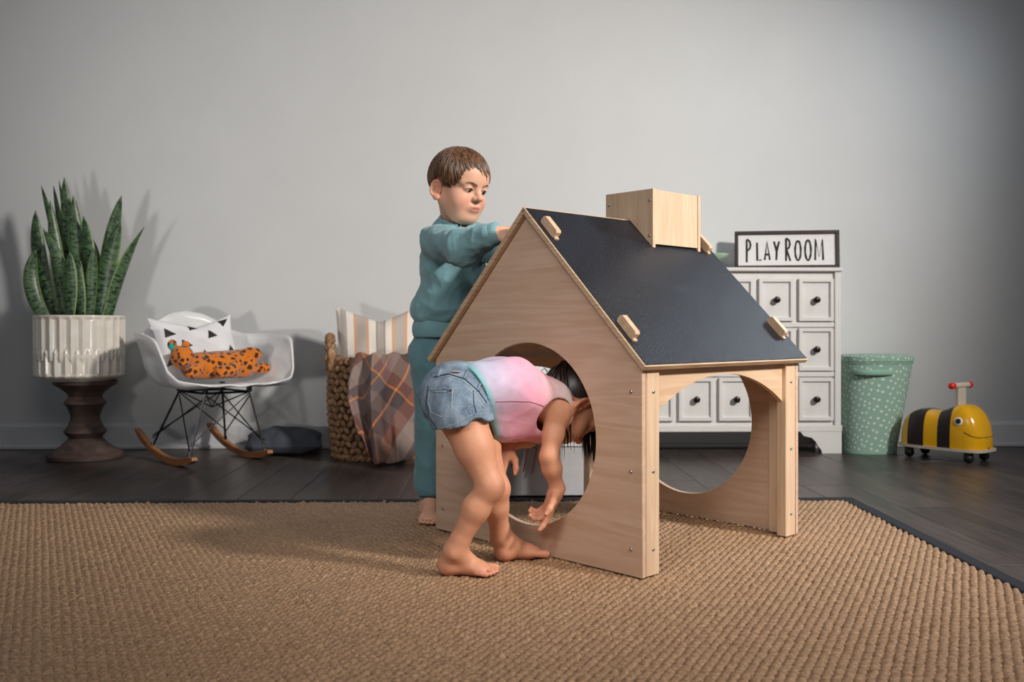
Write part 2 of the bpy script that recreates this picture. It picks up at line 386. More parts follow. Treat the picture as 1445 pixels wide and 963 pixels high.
def ring(m, a0, b0, a1, b1, ya, yb_):          # a raised rectangular frame between two rectangles, sloped inside
    A = [(-a0, ya, -b0), (a0, ya, -b0), (a0, ya, b0), (-a0, ya, b0)]; B = [(-a1, yb_, -b1), (a1, yb_, -b1), (a1, yb_, b1), (-a1, yb_, b1)]
    m.add(A+B, [(k, (k+1) % 4, 4+(k+1) % 4, 4+k) for k in range(4)])
ring(fr, dw/2, h2/2, dw/2, h2/2, .014, -.004); ring(fr, dw/2, h2/2, dw/2-.015, h2/2-.015, -.004, -.004)
ring(fr, dw/2-.015, h2/2-.015, dw/2-.022, h2/2-.022, -.004, .007); fr.add([(-dw/2+.022, .007, -h2/2+.022), (dw/2-.022, .007, -h2/2+.022), (dw/2-.022, .007, h2/2-.022), (-dw/2+.022, .007, h2/2-.022)], [(0, 1, 2, 3)])
frm = fr.mesh('drawer'); frm.materials.append(ds_m)
for c in range(6):
    xc = x1-.032-.085-.004-c*PITCH
    for zc in (.743, .5025, .261):
        o = bpy.data.objects.new('drawer', frm); COL.objects.link(o); o.parent = ds; o.location = (xc, 0, zc)
        k = bpy.data.objects.new('knob', kn); COL.objects.link(k); k.parent = o; k.location = (0, .007, 0); k['label'] = 'dark bronze knob'
for zc in (.622, .382): MB().box(x0+.03, x1-.03, .004, .016, zc-.012, zc+.012, .003).build('rail', ds_m, ds, None)
# sign
sgm = MAT('sign board', (226, 224, 222), (218, 216, 215), .7, scale=40); fm = MAT('dark stained frame', (52, 33, 30), (34, 22, 21), .45, scale=30, stretch=(1, 6, 6))
sw, sh = .500, .188
sg = tag(empty('play_room_sign', (0, 0, 0)), 'framed sign with dark wood border lettered PLAY ROOM standing on dresser', 'sign')
lc = P(1109, 377, 4.66); sg.location = (lc.x, lc.y-.01, .8995); sg.rotation_euler = (math.radians(-4), 0, math.radians(-8.5))
MB().box(-sw/2+.006, sw/2-.006, 0, .012, .006, sh-.006).build('board', sgm, sg, None)
for b in ((-sw/2, sw/2, 0, .016), (-sw/2, sw/2, sh-.016, sh), (-sw/2, -sw/2+.016, .0162, sh-.0162), (sw/2-.016, sw/2, .0162, sh-.0162)):
    MB().box(b[0], b[1], -.010, .014, b[2], b[3], .0015).build('frame_bar', fm, sg, None)
ink = MAT('sign ink', (28, 28, 30), None, .8)
def arcp(cx, cy, rx, ry, a, b, n=14): return [(cx+rx*math.cos(math.radians(a+(b-a)*k/n)), cy+ry*math.sin(math.radians(a+(b-a)*k/n))) for k in range(n+1)]
GL = {'P': [[(.03, -.04), (.05, .5), (.04, 1)], [(.04, 1)]+arcp(.10, .75, .36, .24, 85, -80)+[(.08, .5)]],
      'L': [[(0, 1), (.02, .0), (.5, .03)]], 'A': [[(0, 0), (.28, 1), (.60, 0)], [(.10, .30), (.46, .30)]],
      'Y': [[(0, 1), (.28, .5)], [(.58, 1), (.30, .5), (.24, 0)]],
      'R': [[(.03, 0), (.05, 1)], [(.04, 1)]+arcp(.10, .76, .36, .23, 85, -85)+[(.07, .52), (.52, 0)]],
      'O': [arcp(.3, .5, .30, .5, 0, 360, 26)], 'M': [[(0, 0), (.06, 1), (.40, .16), (.74, 1), (.80, 0)]]}
txt = MB(); hgt = sh*.70
for ch, x, zb0, h in (('P', .055, .14, .70), ('L', .175, .17, .57), ('A', .26, .18, .58), ('Y', .365, .17, .60), ('R', .495, .14, .72), ('O', .60, .16, .62), ('O', .71, .16, .64), ('M', .82, .16, .66)):
    for st in GL[ch]:
        pts = [(-sw/2+.016+(sw-.032)*(.035+.92*x)+.072*(h if ch != 'P' and ch != 'R' else .60)*a, -.0010, .016+(sh-.032)*(zb0+h*b)) for a, b in st]
        dense = []
        for a, b in zip(pts[:-1], pts[1:]): dense.append(a)
        dense.append(pts[-1])
        txt.tube(dense, [.0046+.0007*math.sin(i*1.7) for i in range(len(dense))], 8, flat=.22, up=(0, 1, 0))
txt.build('lettering', ink, sg, .9)['label'] = 'black hand lettered words PLAY ROOM'
# pale green footed dish on the dresser
gm = MAT('sage ceramic', (178, 205, 180), (168, 196, 170), .3)
g0 = P(1003, 372, 4.68)
gd = tag(empty('footed_dish', (g0.x, g0.y, .899)), 'pale sage green footed dish half hidden behind the roof', 'dish')
MB().lathe([(.001, .012), (.035, 0), (.038, .003), (.030, .010), (.012, .018), (.010, .030), (.022, .040), (.055, .050), (.078, .062), (.086, .072), (.083, .074), (.073, .066), (.05, .055), (.001, .050)], 36).build('bowl', gm, gd, .8)

# ================================================================== HAMPER
hm, nt, bs = NT('mint dotted fabric')
tc = nt.nodes.new('ShaderNodeUVMap'); mp = nd(nt, 'ShaderNodeMapping'); mp.inputs['Scale'].default_value = (36, 15, 1); mp.inputs['Rotation'].default_value = (0, 0, .35); nt.links.new(tc.outputs[0], mp.inputs[0])
vo = nd(nt, 'ShaderNodeTexVoronoi', voronoi_dimensions='2D', i_Randomness=.45, i_Scale=1.0); nt.links.new(mp.outputs[0], vo.inputs[0])
nt.links.new(mixc(nt, ramp(nt, vo.outputs['Distance'], [(.17, 1.0), (.23, 0.0)]), lin((138, 168, 152)), lin((196, 212, 200))), bs.inputs['Base Color']); bs.inputs['Roughness'].default_value = .85
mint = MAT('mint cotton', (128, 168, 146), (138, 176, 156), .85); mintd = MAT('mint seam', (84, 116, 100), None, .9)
hp = tag(empty('laundry_hamper', (1.748, 4.642, 0)), 'mint green laundry hamper with white dots beside the dresser', 'hamper')
HH = .455
def hsec(t, a, grow=0):
    rx = .130+(.172-.130)*t; cx = .042*t; ry = .122+.012*t
    c, s_ = math.cos(a), math.sin(a)
    e = lambda q: math.copysign(abs(q)**.82, q)
    return Vector((cx+(rx+grow)*e(c), (ry+grow)*e(s_), HH*t))
m = MB(); m.surf(lambda u, v: hsec(.03+v*.97, 2*math.pi*u*.99999), 97, 20, uv=True); m.build('body', hm, hp, 3.2)
for t0, t1, g in ((.0, .03, .0025), (.955, .97, .003)):
    MB().surf(lambda u, v: hsec(t0+(t1-t0)*min(1, max(0, v*3-1)), 2*math.pi*u, g*(1 if .1 < v < .9 else -.5)), 64, 4, wrap=True).build('piping', mint, hp, 1)
m = MB()
ring0 = [hsec(1.0, 2*math.pi*k/64, .004) for k in range(64)]
cc = Vector((.042, 0, HH))
vs = [p+Vector((0, 0, -.010)) for p in ring0]+[p+Vector((0, 0, .012)) for p in ring0]+[cc+(p-cc)*.93+Vector((0, 0, .020)) for p in ring0]+[cc+(p-cc)*.5+Vector((0, 0, .024)) for p in ring0]
m.add(vs, [(j*64+k, j*64+(k+1) % 64, (j+1)*64+(k+1) % 64, (j+1)*64+k) for j in range(3) for k in range(64)]+[tuple(range(192, 256)), tuple(range(64))[::-1]])
m.uv = [((k % 64)/64, .5+.06*(k//64)) for k in range(256)]
m.build('lid', hm, hp, .8)
hd = [hsec(.865, -math.pi/2-.95+1.10*k/16, .004+.022*math.sin(math.pi*k/16)) for k in range(17)]
MB().tube(hd, .013, 8, flat=.28, up=(0, -1, 0)).build('handle', mint, hp, 1)
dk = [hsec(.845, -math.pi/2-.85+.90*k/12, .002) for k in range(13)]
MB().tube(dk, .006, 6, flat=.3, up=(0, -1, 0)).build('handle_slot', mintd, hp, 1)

# ================================================================== BEE RIDE-ON
yel = MAT('yellow lacquer', (238, 180, 10), (232, 170, 8), .22, spec=.5, coat=.3); blk = MAT('brown black lacquer', (40, 30, 30), (33, 25, 26), .35)
red = MAT('red lacquer', (226, 42, 20), None, .3); plw = MAT('pale plywood', (206, 196, 182), (190, 178, 162), .5); rub = MAT('caster black', (22, 22, 25), (30, 30, 33), .35)
whi = MAT('white paint', (235, 235, 232), None, .4)
bee = tag(empty('bee_ride_on', (2.015, 4.375, 0), math.radians(-52)), 'yellow and black striped bee ride-on toy with wooden handle', 'ride-on toy')
L2, W2, ZB = .195, .105, .062
MB().plate([[(x, y) for x, y in [(L2*1.04*math.copysign(abs(math.cos(a))**.45, math.cos(a)), W2*1.05*math.copysign(abs(math.sin(a))**.45, math.sin(a))) for a in [2*math.pi*k/48 for k in range(48)]]]], .012, Matrix.Translation((0, 0, ZB-.012))).build('base_board', plw, bee, .5)
def beep(x, a, g=0):
    s = x/L2; e = max(0, 1-abs(s)**5)**.5
    hump = .150+.050*math.exp(-((x-.105)/.085)**2)+.018*math.exp(-((x+.09)/.07)**2)
    wd = (W2*.99)*(max(0, 1-abs(s)**6))**.40
    c, sn = math.cos(a), math.sin(a)
    return Vector((x, (wd+g)*math.copysign(abs(c)**.52, c), ZB+(hump*e**.75+g)*max(0, sn)**.62))
cuts = [(-L2*.9999, -.135, yel), (-.135, -.055, blk), (-.055, .010, yel), (.010, .070, blk), (.070, L2*.9999, yel)]
for xa, xb, mt in cuts:
    nn = 30 if xb > .1 or xa < -.19 else 8
    def xx(v): return xa+(xb-xa)*(v if nn == 8 else (math.sin(v*math.pi/2) if xb > .1 else 1-math.cos(v*math.pi/2)))
    MB().surf(lambda u, v: beep(xx(v), math.pi*u), 33, nn).build('body_stripe', mt, bee, 1.2)
ey = beep(.106, .50, .0); nrm = Vector((.15, 1, .25)).normalized()
for sgn in (1, -1):
    e0 = Vector((ey.x, ey.y*sgn, ey.z)); nv = Vector((nrm.x, nrm.y*sgn, nrm.z)); q = nv.to_track_quat('Z', 'Y').to_matrix()
    eo = MB().ball(e0, (.019, .019, .005), 20, 8, q).build('eye', whi, bee, 3.2)
    MB().ball(e0+nv*.003, (.0125, .0125, .0042), 20, 8, q).build('pupil', black_m, eo, 3.2)
def at_z(x, z):
    s = x/L2; e = max(1e-6, 1-abs(s)**5)**.5; hump = .150+.050*math.exp(-((x-.105)/.085)**2)+.018*math.exp(-((x+.09)/.07)**2)
    return beep(x, math.asin(min(1, max(0, (z-ZB)/(hump*e**.75)))**(1/.62)), .0008)
ml = [at_z(x, .140-.024*math.sin(i/11*1.57)) for i, x in enumerate(np.linspace(.132, L2*.988, 12))]
ml = ml+[Vector((p.x+.001, -p.y, p.z)) for p in ml[::-1]]
MB().tube(ml, .0014, 6).build('mouth', blk, bee, 3.2)
MB().box(.060, .078, -.034, .034, .235, .335, .004).build('handle_post', plw, bee, None)
hb = MB().tube([(.069, -.066, .343), (.069, .066, .343)], .0135, 16).build('handle_bar', plw, bee, 1)
for sgn in (-1, 1): MB().tube([(.069, sgn*y, .343) for y in (.064, .068, .088, .094, .097)], [.0135, .0148, .0148, .011, .003], 16).build('grip', red, bee, 1)
for x in (-.14, .14):
    for y in (-.072, .072):
        cs = MB(); cs.lathe([(.001, .030), (.020, .034), (.022, .046), (.020, .0499), (.001, .0499)], 16, (x, y, 0))
        cs.ball((x, y, .0225), (.0225, .0215, .0225), 16, 10); cs.build('caster', rub, bee, 1)
# ================================================================== SDF TOOLS (bodies, plush, clothes)
class Field:
    def __init__(s, lo, hi, vox):
        s.lo = np.array(lo, float); s.vox = vox; s.n = np.ceil((np.array(hi)-s.lo)/vox).astype(int)+1
        s.g = np.full(s.n, 1e3, np.float32)
    def sub(s, blo, bhi):
        a = np.clip(np.floor((np.array(blo)-s.lo)/s.vox).astype(int), 0, s.n); b = np.clip(np.ceil((np.array(bhi)-s.lo)/s.vox).astype(int)+1, 0, s.n)
        sl = tuple(slice(i, j) for i, j in zip(a, b))
        X, Y, Z = np.meshgrid(*[(s.lo[i]+s.vox*np.arange(a[i], b[i])).astype(np.float32) for i in range(3)], indexing='ij')
        return sl, X, Y, Z
    def op(s, blo, bhi, fn, k, mode='u'):
        pad = max(k, .001)*1.2+4*s.vox
        sl, X, Y, Z = s.sub(np.array(blo)-pad, np.array(bhi)+pad)
        if X.size == 0: return s
        d = fn(X, Y, Z).astype(np.float32); g = s.g[sl]; k = max(k, 1e-5)
        if mode == 'u':
            h = np.clip(.5+.5*(g-d)/k, 0, 1); s.g[sl] = g*(1-h)+d*h-k*h*(1-h)
        else:
            d = -d; h = np.clip(.5-.5*(g-d)/k, 0, 1); s.g[sl] = g*(1-h)+d*h+k*h*(1-h)
        return s
    def cap(s, a, b, r1, r2=None, k=.012, mode='u'):
        a = np.array(a, float); b = np.array(b, float); r2 = r1 if r2 is None else r2; ba = b-a; L = max(ba@ba, 1e-12)
        def fn(X, Y, Z):
            px, py, pz = X-a[0], Y-a[1], Z-a[2]; t = np.clip((px*ba[0]+py*ba[1]+pz*ba[2])/L, 0, 1)
            return np.sqrt((px-ba[0]*t)**2+(py-ba[1]*t)**2+(pz-ba[2]*t)**2)-(r1+(r2-r1)*t)
        R = max(r1, r2); return s.op(np.minimum(a, b)-R, np.maximum(a, b)+R, fn, k, mode)
    def chain(s, pts, rs, k=.012):
        for i in range(len(pts)-1): s.cap(pts[i], pts[i+1], rs[i], rs[i+1], k)
        return s
    def ell(s, c, r, M=None, k=.012, mode='u'):      # M: 3x3 whose rows are the local axes
        c = np.array(c, float); r = np.array(r, float); A = np.array(M) if M is not None else np.eye(3)
        def fn(X, Y, Z):
            p = [X-c[0], Y-c[1], Z-c[2]]; q = [p[0]*A[i, 0]+p[1]*A[i, 1]+p[2]*A[i, 2] for i in range(3)]
            k0 = np.sqrt(sum((q[i]/r[i])**2 for i in range(3))); k1 = np.sqrt(sum((q[i]/r[i]**2)**2 for i in range(3)))+1e-9
            return k0*(k0-1)/k1
        e = np.sqrt(((A*r[:, None])**2).sum(0)); return s.op(c-e, c+e, fn, k, mode)
    def clip(s, p, n):                      # keep the side n points away from
        p = np.array(p, float); n = np.array(n, float); n /= np.linalg.norm(n)
        X, Y, Z = np.meshgrid(*[(s.lo[i]+s.vox*np.arange(s.n[i])).astype(np.float32) for i in range(3)], indexing='ij')
        s.g = np.maximum(s.g, (X-p[0])*n[0]+(Y-p[1])*n[1]+(Z-p[2])*n[2]); return s
    def shell(s, t): s.g = np.maximum(s.g, -(s.g+t)); return s
    def polygonize(s):
        g = s.g; n = g.shape; ins = g < 0
        cnt = np.zeros([m-1 for m in n], np.int8)
        offs = [(i, j, k) for i in (0, 1) for j in (0, 1) for k in (0, 1)]
        sl = lambda o: tuple(slice(o[i], n[i]-1+o[i]) for i in range(3))
        for o in offs: cnt += ins[sl(o)]
        act = np.argwhere((cnt > 0) & (cnt < 8)); idx = -np.ones(cnt.shape, np.int32); idx[tuple(act.T)] = np.arange(len(act))
        acc = np.zeros((len(act), 3)); num = np.zeros(len(act))
        for o in offs:
            for ax in range(3):
                if o[ax]: continue
                o2 = list(o); o2[ax] = 1
                va = g[tuple((act+o).T)].astype(float); vb = g[tuple((act+o2).T)].astype(float); cr = (va < 0) != (vb < 0)
                t = np.where(cr, va/np.where(cr, va-vb, 1), 0); p = np.repeat(np.array([o], float), len(act), 0); p[:, ax] += t
                acc += np.where(cr[:, None], p, 0); num += cr
        V = s.lo+s.vox*(act+acc/num[:, None]); Q = []
        for ax in range(3):
            b, c = (ax+1) % 3, (ax+2) % 3
            A = [slice(None)]*3; B = [slice(None)]*3; A[ax] = slice(0, -1); B[ax] = slice(1, None)
            sa, sb = ins[tuple(A)], ins[tuple(B)]; e = np.argwhere(sa != sb)
            e = e[(e[:, b] > 0) & (e[:, c] > 0) & (e[:, b] < n[b]-1) & (e[:, c] < n[c]-1)]
            fl_ = sa[tuple(e.T)]; q = []
            for db, dc in ((-1, -1), (0, -1), (0, 0), (-1, 0)):
                z = e.copy(); z[:, b] += db; z[:, c] += dc; q.append(idx[tuple(z.T)])
            q = np.stack(q, 1); q[~fl_] = q[~fl_][:, ::-1]; Q.append(q)
        Q = np.concatenate(Q); return V, Q[(Q >= 0).all(1)]
def npmesh(name, V, Q, mat, parent=None, col=None, base=(0, 0, 0), relax=0):
    V = np.array(V, float)
    for _ in range(relax):
        a = np.zeros_like(V); c = np.zeros(len(V))
        for i in range(4):
            np.add.at(a, Q[:, i], V[Q[:, (i+1) % 4]]+V[Q[:, (i-1) % 4]]); np.add.at(c, Q[:, i], 2)
        V = V*.5+.5*a/np.maximum(c, 1)[:, None]
    me = bpy.data.meshes.new(name); me.vertices.add(len(V)); me.vertices.foreach_set('co', (V-np.array(base)).astype('f').ravel())
    me.loops.add(Q.size); me.loops.foreach_set('vertex_index', Q.ravel().astype('i'))
    me.polygons.add(len(Q)); me.polygons.foreach_set('loop_start', np.arange(0, Q.size, 4).astype('i')); me.update(calc_edges=True); me.shade_smooth()
    if col is not None:
        a = me.color_attributes.new('Col', 'FLOAT_COLOR', 'POINT'); c4_ = np.ones((len(V), 4)); c4_[:, :3] = col(V) if callable(col) else col
        a.data.foreach_set('color', c4_.astype('f').ravel())
    me.materials.append(mat); o = bpy.data.objects.new(name, me); COL.objects.link(o)
    if parent: o.parent = parent
    return o, V
def sstep(a, b, x): t = np.clip((x-a)/(b-a), 0, 1); return t*t*(3-2*t)

# ================================================================== PEDESTAL + POTTED SNAKE PLANT
pc = Vector((-1.985, 4.385, 0)); k = pc.y/F
pd_m = WOOD('weathered walnut', (92, 74, 66), (62, 49, 44), (12, 12, 40), .6)
pt_h = .362
prof = [(.001, 0), (.160, 0), (.166, .006), (.166, .022), (.158, .031), (.110, .058), (.082, .085), (.072, .098), (.084, .113), (.094, .124), (.092, .132), (.078, .148), (.066, .175), (.064, .196), (.070, .218), (.082, .246), (.092, .256), (.090, .264), (.078, .276), (.072, .290), (.082, .306), (.108, .328), (.138, .346), (.141, pt_h-.002), (.138, pt_h), (.001, pt_h)]
pdo = MB().lathe(prof, 56).build('plant_pedestal', pd_m, None, .5); pdo.location = pc
tag(pdo, 'dark brown turned wooden pedestal stool under the white planter', 'pedestal')
pp = tag(empty('potted_snake_plant', (pc.x-.026, pc.y, pt_h)), 'tall snake plant in a white fluted ceramic pot on pedestal', 'potted plant')
pot_m = MAT('glazed white ceramic', (222, 216, 206), (208, 200, 188), .25, scale=14, coat=.3)
POTH, PR = .300, .198; NF = 26
def potp(u, v):
    a = 2*math.pi*u; z = POTH*v
    tri = abs(((u*NF) % 1)*2-1); zz = .118+.022*(tri-.5)*2
    if z < .028: r = .150+(PR-.004-.150)*sstep(0.0, .026, z); amp = 0 if z < .02 else .4
    else: r = PR-.004+.004*v; amp = 1.0
    ph = tri if z > zz else 1-tri
    amp *= min(1, abs(z-zz)/.012+.25)*min(1, max(0, (POTH-.006-z)/.01))
    r -= .011*amp*(1-(1-ph)**1.6) if z > zz else .011*amp*(1-(1-ph)**1.6)
    return Vector((r*math.cos(a), r*math.sin(a), z))
m = MB(); NU = NF*8
m.surf(lambda u, v: potp(u, float(v)), NU, 46, wrap=True)
inr = [[((PR-.002-dz_)*math.cos(2*math.pi*i/NU), (PR-.002-dz_)*math.sin(2*math.pi*i/NU), z) for i in range(NU)] for dz_, z in ((0, POTH+.002), (.010, POTH+.001), (.014, POTH-.06))]
o0 = len(m.v)-NU
for rr in inr: m.add(rr, [])
for j in range(3): m.f += [(o0+j*NU+i, o0+j*NU+(i+1) % NU, o0+(j+1)*NU+(i+1) % NU, o0+(j+1)*NU+i) for i in range(NU)]
m.f.append(tuple(range(NU))[::-1]); m.build('pot', pot_m, pp, 1.0)
MB().lathe([(.182, POTH-.05), (.10, POTH-.035), (.001, POTH-.03)], 32).build('soil', MAT('soil', (48, 38, 32), (34, 27, 23), .95, scale=90, bmp=.8), pp, 1)
lf_m, nt, bs = NT('snake plant leaf')
uvn = nt.nodes.new('ShaderNodeUVMap'); sx = nt.nodes.new('ShaderNodeSeparateXYZ'); nt.links.new(uvn.outputs[0], sx.inputs[0])
mp = nd(nt, 'ShaderNodeMapping'); mp.inputs['Scale'].default_value = (1.2, 24, 1); nt.links.new(uvn.outputs[0], mp.inputs[0])
nz = nd(nt, 'ShaderNodeTexNoise', i_Scale=1.6, i_Detail=3.0, i_Distortion=1.2); nt.links.new(mp.outputs[0], nz.inputs[0])
band = mixc(nt, ramp(nt, nz.outputs[0], [(.40, 0.0), (.56, 1.0)]), lin((20, 37, 25)), lin((76, 104, 68)))
e1 = nd(nt, 'ShaderNodeMath', operation='SUBTRACT', i_1=.5); nt.links.new(sx.outputs[0], e1.inputs[0]); e2 = nd(nt, 'ShaderNodeMath', operation='ABSOLUTE'); nt.links.new(e1.outputs[0], e2.inputs[0])
nt.links.new(mixc(nt, ramp(nt, e2.outputs[0], [(.40, 0.0), (.45, .75)]), band, lin((132, 156, 96))), bs.inputs['Base Color']); bs.inputs['Roughness'].default_value = .38
def leaf(bx, by, tip, width, cur=(0, 0), twist=0, pinch=.8):
    # tip (px,py) measured, root inside the pot; cur bows the blade sideways
    r0 = Vector((bx, by, POTH-.045)); tp = P(tip[0], tip[1], pc.y+tip[2])-Vector((pp.location))
    mdl = (r0+tp)/2+Vector((cur[0], cur[1], 0)); n = 18; m = MB(); fa = random.uniform(-.5, .5)+twist
    def pt(t): return r0*(1-t)**2+mdl*2*t*(1-t)+tp*t*t
    def fn(u, v):
        p = pt(v); tg = (pt(min(1, v+.02))-pt(max(0, v-.02))).normalized()
        side = Vector((math.cos(fa+v*.5), math.sin(fa+v*.5), 0)); side = (side-tg*side.dot(tg)).normalized(); nn = side.cross(tg)
        wv = width*(.55+.45*math.sin(min(1, v/.45)*math.pi/2))*(1-max(0, (v-.5)/.5)**2.2)**pinch
        s = u*2-1; return p+side*s*wv+nn*(-.32*wv*(s*s)+.05*wv)
    m.surf(fn, 7, n, uv=True); o = m.build('leaf', lf_m, pp, 3.2); solidify(o, .004, 0)
for a in [(-.03, .02, (90, 250, .02), .034), (-.09, -.02, (50, 297, -.03), .036, (-.06, 0)), (-.10, -.08, (50, 352, -.08), .032, (-.10, 0)), (-.06, .06, (58, 262, .06), .020, (.02, 0)), (-.05, -.04, (70, 283, -.04), .028),
          (-.05, .08, (75, 262, .10), .016), (.0, .05, (83, 255, .07), .016), (-.0, .0, (103, 276, 0), .036, (.01, 0)), (.03, -.02, (117, 305, -.03), .034, (.05, 0)), (.02, .09, (104, 278, .1), .018), (.04, .05, (131, 338, .05), .026, (.04, 0)),
          (-.01, -.09, (98, 356, -.1), .036), (-.02, -.06, (60, 322, -.08), .028, (.07, 0)), (.06, -.05, (133, 348, -.05), .026), (.05, -.09, (110, 372, -.09), .024, (-.0, 0)), (.08, -.02, (170, 312, -.04), .042, (-.03, 0)), (.09, .05, (171, 276, .04), .036, (-.04, 0)),
          (.13, -.01, (203, 320, 0), .032, (-.05, 0), .3, 1.3), (.10, .02, (156, 360, .02), .022), (.02, -.07, (113, 368, -.07), .022), (.06, .02, (150, 385, .04), .028), (.01, .03, (100, 300, .03), .03)]: leaf(*a)

# ================================================================== ROCKING CHAIR
ch = tag(empty('rocking_armchair', (-1.37, 4.305, 0), math.atan2(-.72, .69)), 'white moulded bucket armchair on wire legs and wooden rockers', 'rocking chair')
rk_m = WOOD('rocker maple', (178, 122, 78), (146, 94, 56), (6, 50, 50), .4)
for s_ in (-1, 1):
    xs = np.linspace(-.40, .205, 28); m = MB(); vs = []
    for i, x in enumerate(xs):
        e = min(1, (i+.6)/3, (27.6-i)/2); zc = .70*x*x+.0145; h = .0145*e**.6; wv = .013
        tn = Vector((1, 0, 1.4*x)).normalized(); nn = Vector((-tn.z, 0, tn.x))
        for a, b in ((-1, -1), (1, -1), (1, .8), (.7, 1), (-.7, 1), (-1, .8)): vs.append(Vector((x, s_*.18+a*wv, zc))+nn*h*b)
    m.add(vs, [(i*6+k_, (i+1)*6+k_, (i+1)*6+(k_+1) % 6, i*6+(k_+1) % 6) for i in range(27) for k_ in range(6)]+[tuple(range(6)), tuple(range(162, 168))[::-1]])
    m.build('rocker', rk_m, ch, .7)
RIM = [(0, .285, 0, .372), (18, .283, .10, .372), (34, .268, .185, .378), (48, .238, .262, .388), (56, .205, .292, .425), (63, .172, .306, .500), (69, .142, .314, .556), (80, .080, .320, .576), (92, .02, .320, .582), (105, -.06, .312, .585), (118, -.125, .285, .582), (130, -.17, .248, .580), (142, -.21, .205, .598), (154, -.242, .150, .640), (167, -.262, .08, .676), (180, -.270, 0, .688)]
def rimf(u):
    a = (u*360) % 360; sg_ = 1 if a <= 180 else -1; a = a if a <= 180 else 360-a
    q = [np.interp(a, [r[0] for r in RIM], [r[i] for r in RIM]) for i in (1, 2, 3)]
    return q[0], q[1]*sg_, q[2], a
def shell(u, v):
    fx, fy, fz, a = rimf(u); seat = .352
    arm = math.exp(-((a-93)/24)**2); fr_ = math.exp(-(a/45)**2)
    g = math.sin(min(1, v)*math.pi/2)**(.80) if fr_ < .99 else v
    g = g*(1-.13*arm*sstep(.0, .8, v))*1.0
    gw = g
    s_ = v**(3.4 if fr_ < .5 else 3.0)
    z = seat+(fz-seat)*s_-.012*math.sin(math.pi*v)*(1-fr_*.5)
    if v > .86: gw = g+(arm*.19)*((v-.86)/.14)**1.0
    if fr_ > .1: z -= fr_*.016*max(0, (v-.8)/.2)**2-fr_*.022*math.sin(math.pi*min(1, v/.95))*.4
    cx0 = .02
    return Vector((cx0+(fx-cx0)*gw, fy*gw, z))
m = MB(); m.surf(lambda u, v: shell(u, .02+.98*v), 96, 34, wrap=True); m.f.append(tuple(range(96))[::-1])
so = m.build('seat_shell', white_pl, ch, 3.2); solidify(so, .009, 1)
def rod(a, b, r=.0042, mt=chrome): MB().tube([a, b], r, 8).build('leg_rod', mt, ch, 1)
blkrod = MAT('dark steel rod', (52, 52, 56), None, .3, .9)
mt = {}
for s_ in (-1, 1):
    for f_ in (-1, 1): mt[(s_, f_)] = Vector((.02+f_*.13, s_*.105, .318))
MB().tube([mt[(-1, -1)], mt[(-1, 1)], mt[(1, 1)], mt[(1, -1)], mt[(-1, -1)]], .005, 8).build('mount_frame', blkrod, ch, 1)
for q in mt.values(): MB().lathe([(.001, 0), (.012, 0), (.012, .034), (.001, .034)], 12, q).build('mount', MAT('mount rubber', (40, 40, 42), None, .7), ch, .6)
def rz(x): return .70*x*x+.026
for s_ in (-1, 1):
    ft = Vector((.155, s_*.18, rz(.155))); bt = Vector((-.225, s_*.18, rz(-.225)))
    rod(mt[(s_, 1)], ft, .0052); rod(mt[(s_, -1)], bt, .005, blkrod)
    rod(mt[(s_, -1)]+Vector((0, 0, -.02)), ft+Vector((0, 0, .03)), .003, blkrod); rod(mt[(s_, 1)]+Vector((0, 0, -.02)), bt+Vector((0, 0, .04)), .003, blkrod)
    hub = Vector((.0, 0, .245)); rod(mt[(s_, 1)], hub, .003, blkrod); rod(mt[(s_, -1)], hub, .003, blkrod)
    for f_, b in ((1, ft), (-1, bt)): rod(Vector((.02+f_*.13, -s_*.105, .312)), b+Vector((0, 0, .05)), .0028, blkrod)
    for b in (ft, bt): MB().lathe([(.001, 0), (.0075, 0), (.0075, .022), (.001, .022)], 10, b+Vector((0, 0, -.004))).build('foot_ferrule', chrome, ch, .6)

# pillows ---------------------------------------------------------------------------------
def pillow_fn(w, h, t, pin=.09, sag=0):
    def fn(u, v, side):
        a, b = u*2-1, v*2-1
        x = w*a*(1-pin*(1-b*b)); z = h*b*(1-pin*(1-a*a)); th = t*((1-a**2)*(1-b**2))**.42
        th *= 1+.10*math.sin(5*a+1.3)*math.sin(4*b)+.05*math.sin(11*a-3*b)
        z -= sag*(1-b*b)*.0+sag*max(0, b)**2*(1-abs(a))**1.0
        return Vector((x, side*th, z))
    return fn
def pillow(name, fn, mat, n=36):
    m = MB(); m.surf(lambda u, v: fn(u, v, -1), n, n, uv=True); uv = m.uv; k0 = len(m.v)
    m2 = [fn(i/(n-1), j/(n-1), 1) for j in range(n) for i in range(n)]
    m.add(m2, [(j*n+i, (j+1)*n+i, (j+1)*n+i+1, j*n+i+1) for j in range(n-1) for i in range(n-1)]); m.uv = uv+uv
    return m.build(name, mat, None, 3.2)
lin_w = MAT('white cotton', (226, 226, 228), (216, 216, 219), .9, scale=9, bmp=.25, bscale=160)
fnp = pillow_fn(.205, .150, .058, .10, .050)
tp_e = tag(empty('triangle_pillow', (0, 0, 0)), 'white throw pillow printed with black triangles on rocking chair', 'pillow')
Mc = Matrix.Translation(ch.location) @ Matrix.Rotation(ch.rotation_euler.z, 4, 'Z')
tp_e.matrix_world = Mc @ Matrix.Translation((-.088, -.030, .524)) @ Matrix.Rotation(math.radians(90), 4, 'Z') @ Matrix.Rotation(math.radians(-22), 4, 'X') @ Matrix.Rotation(math.radians(-3), 4, 'Y')
po = pillow('cover', fnp, lin_w); po.parent = tp_e
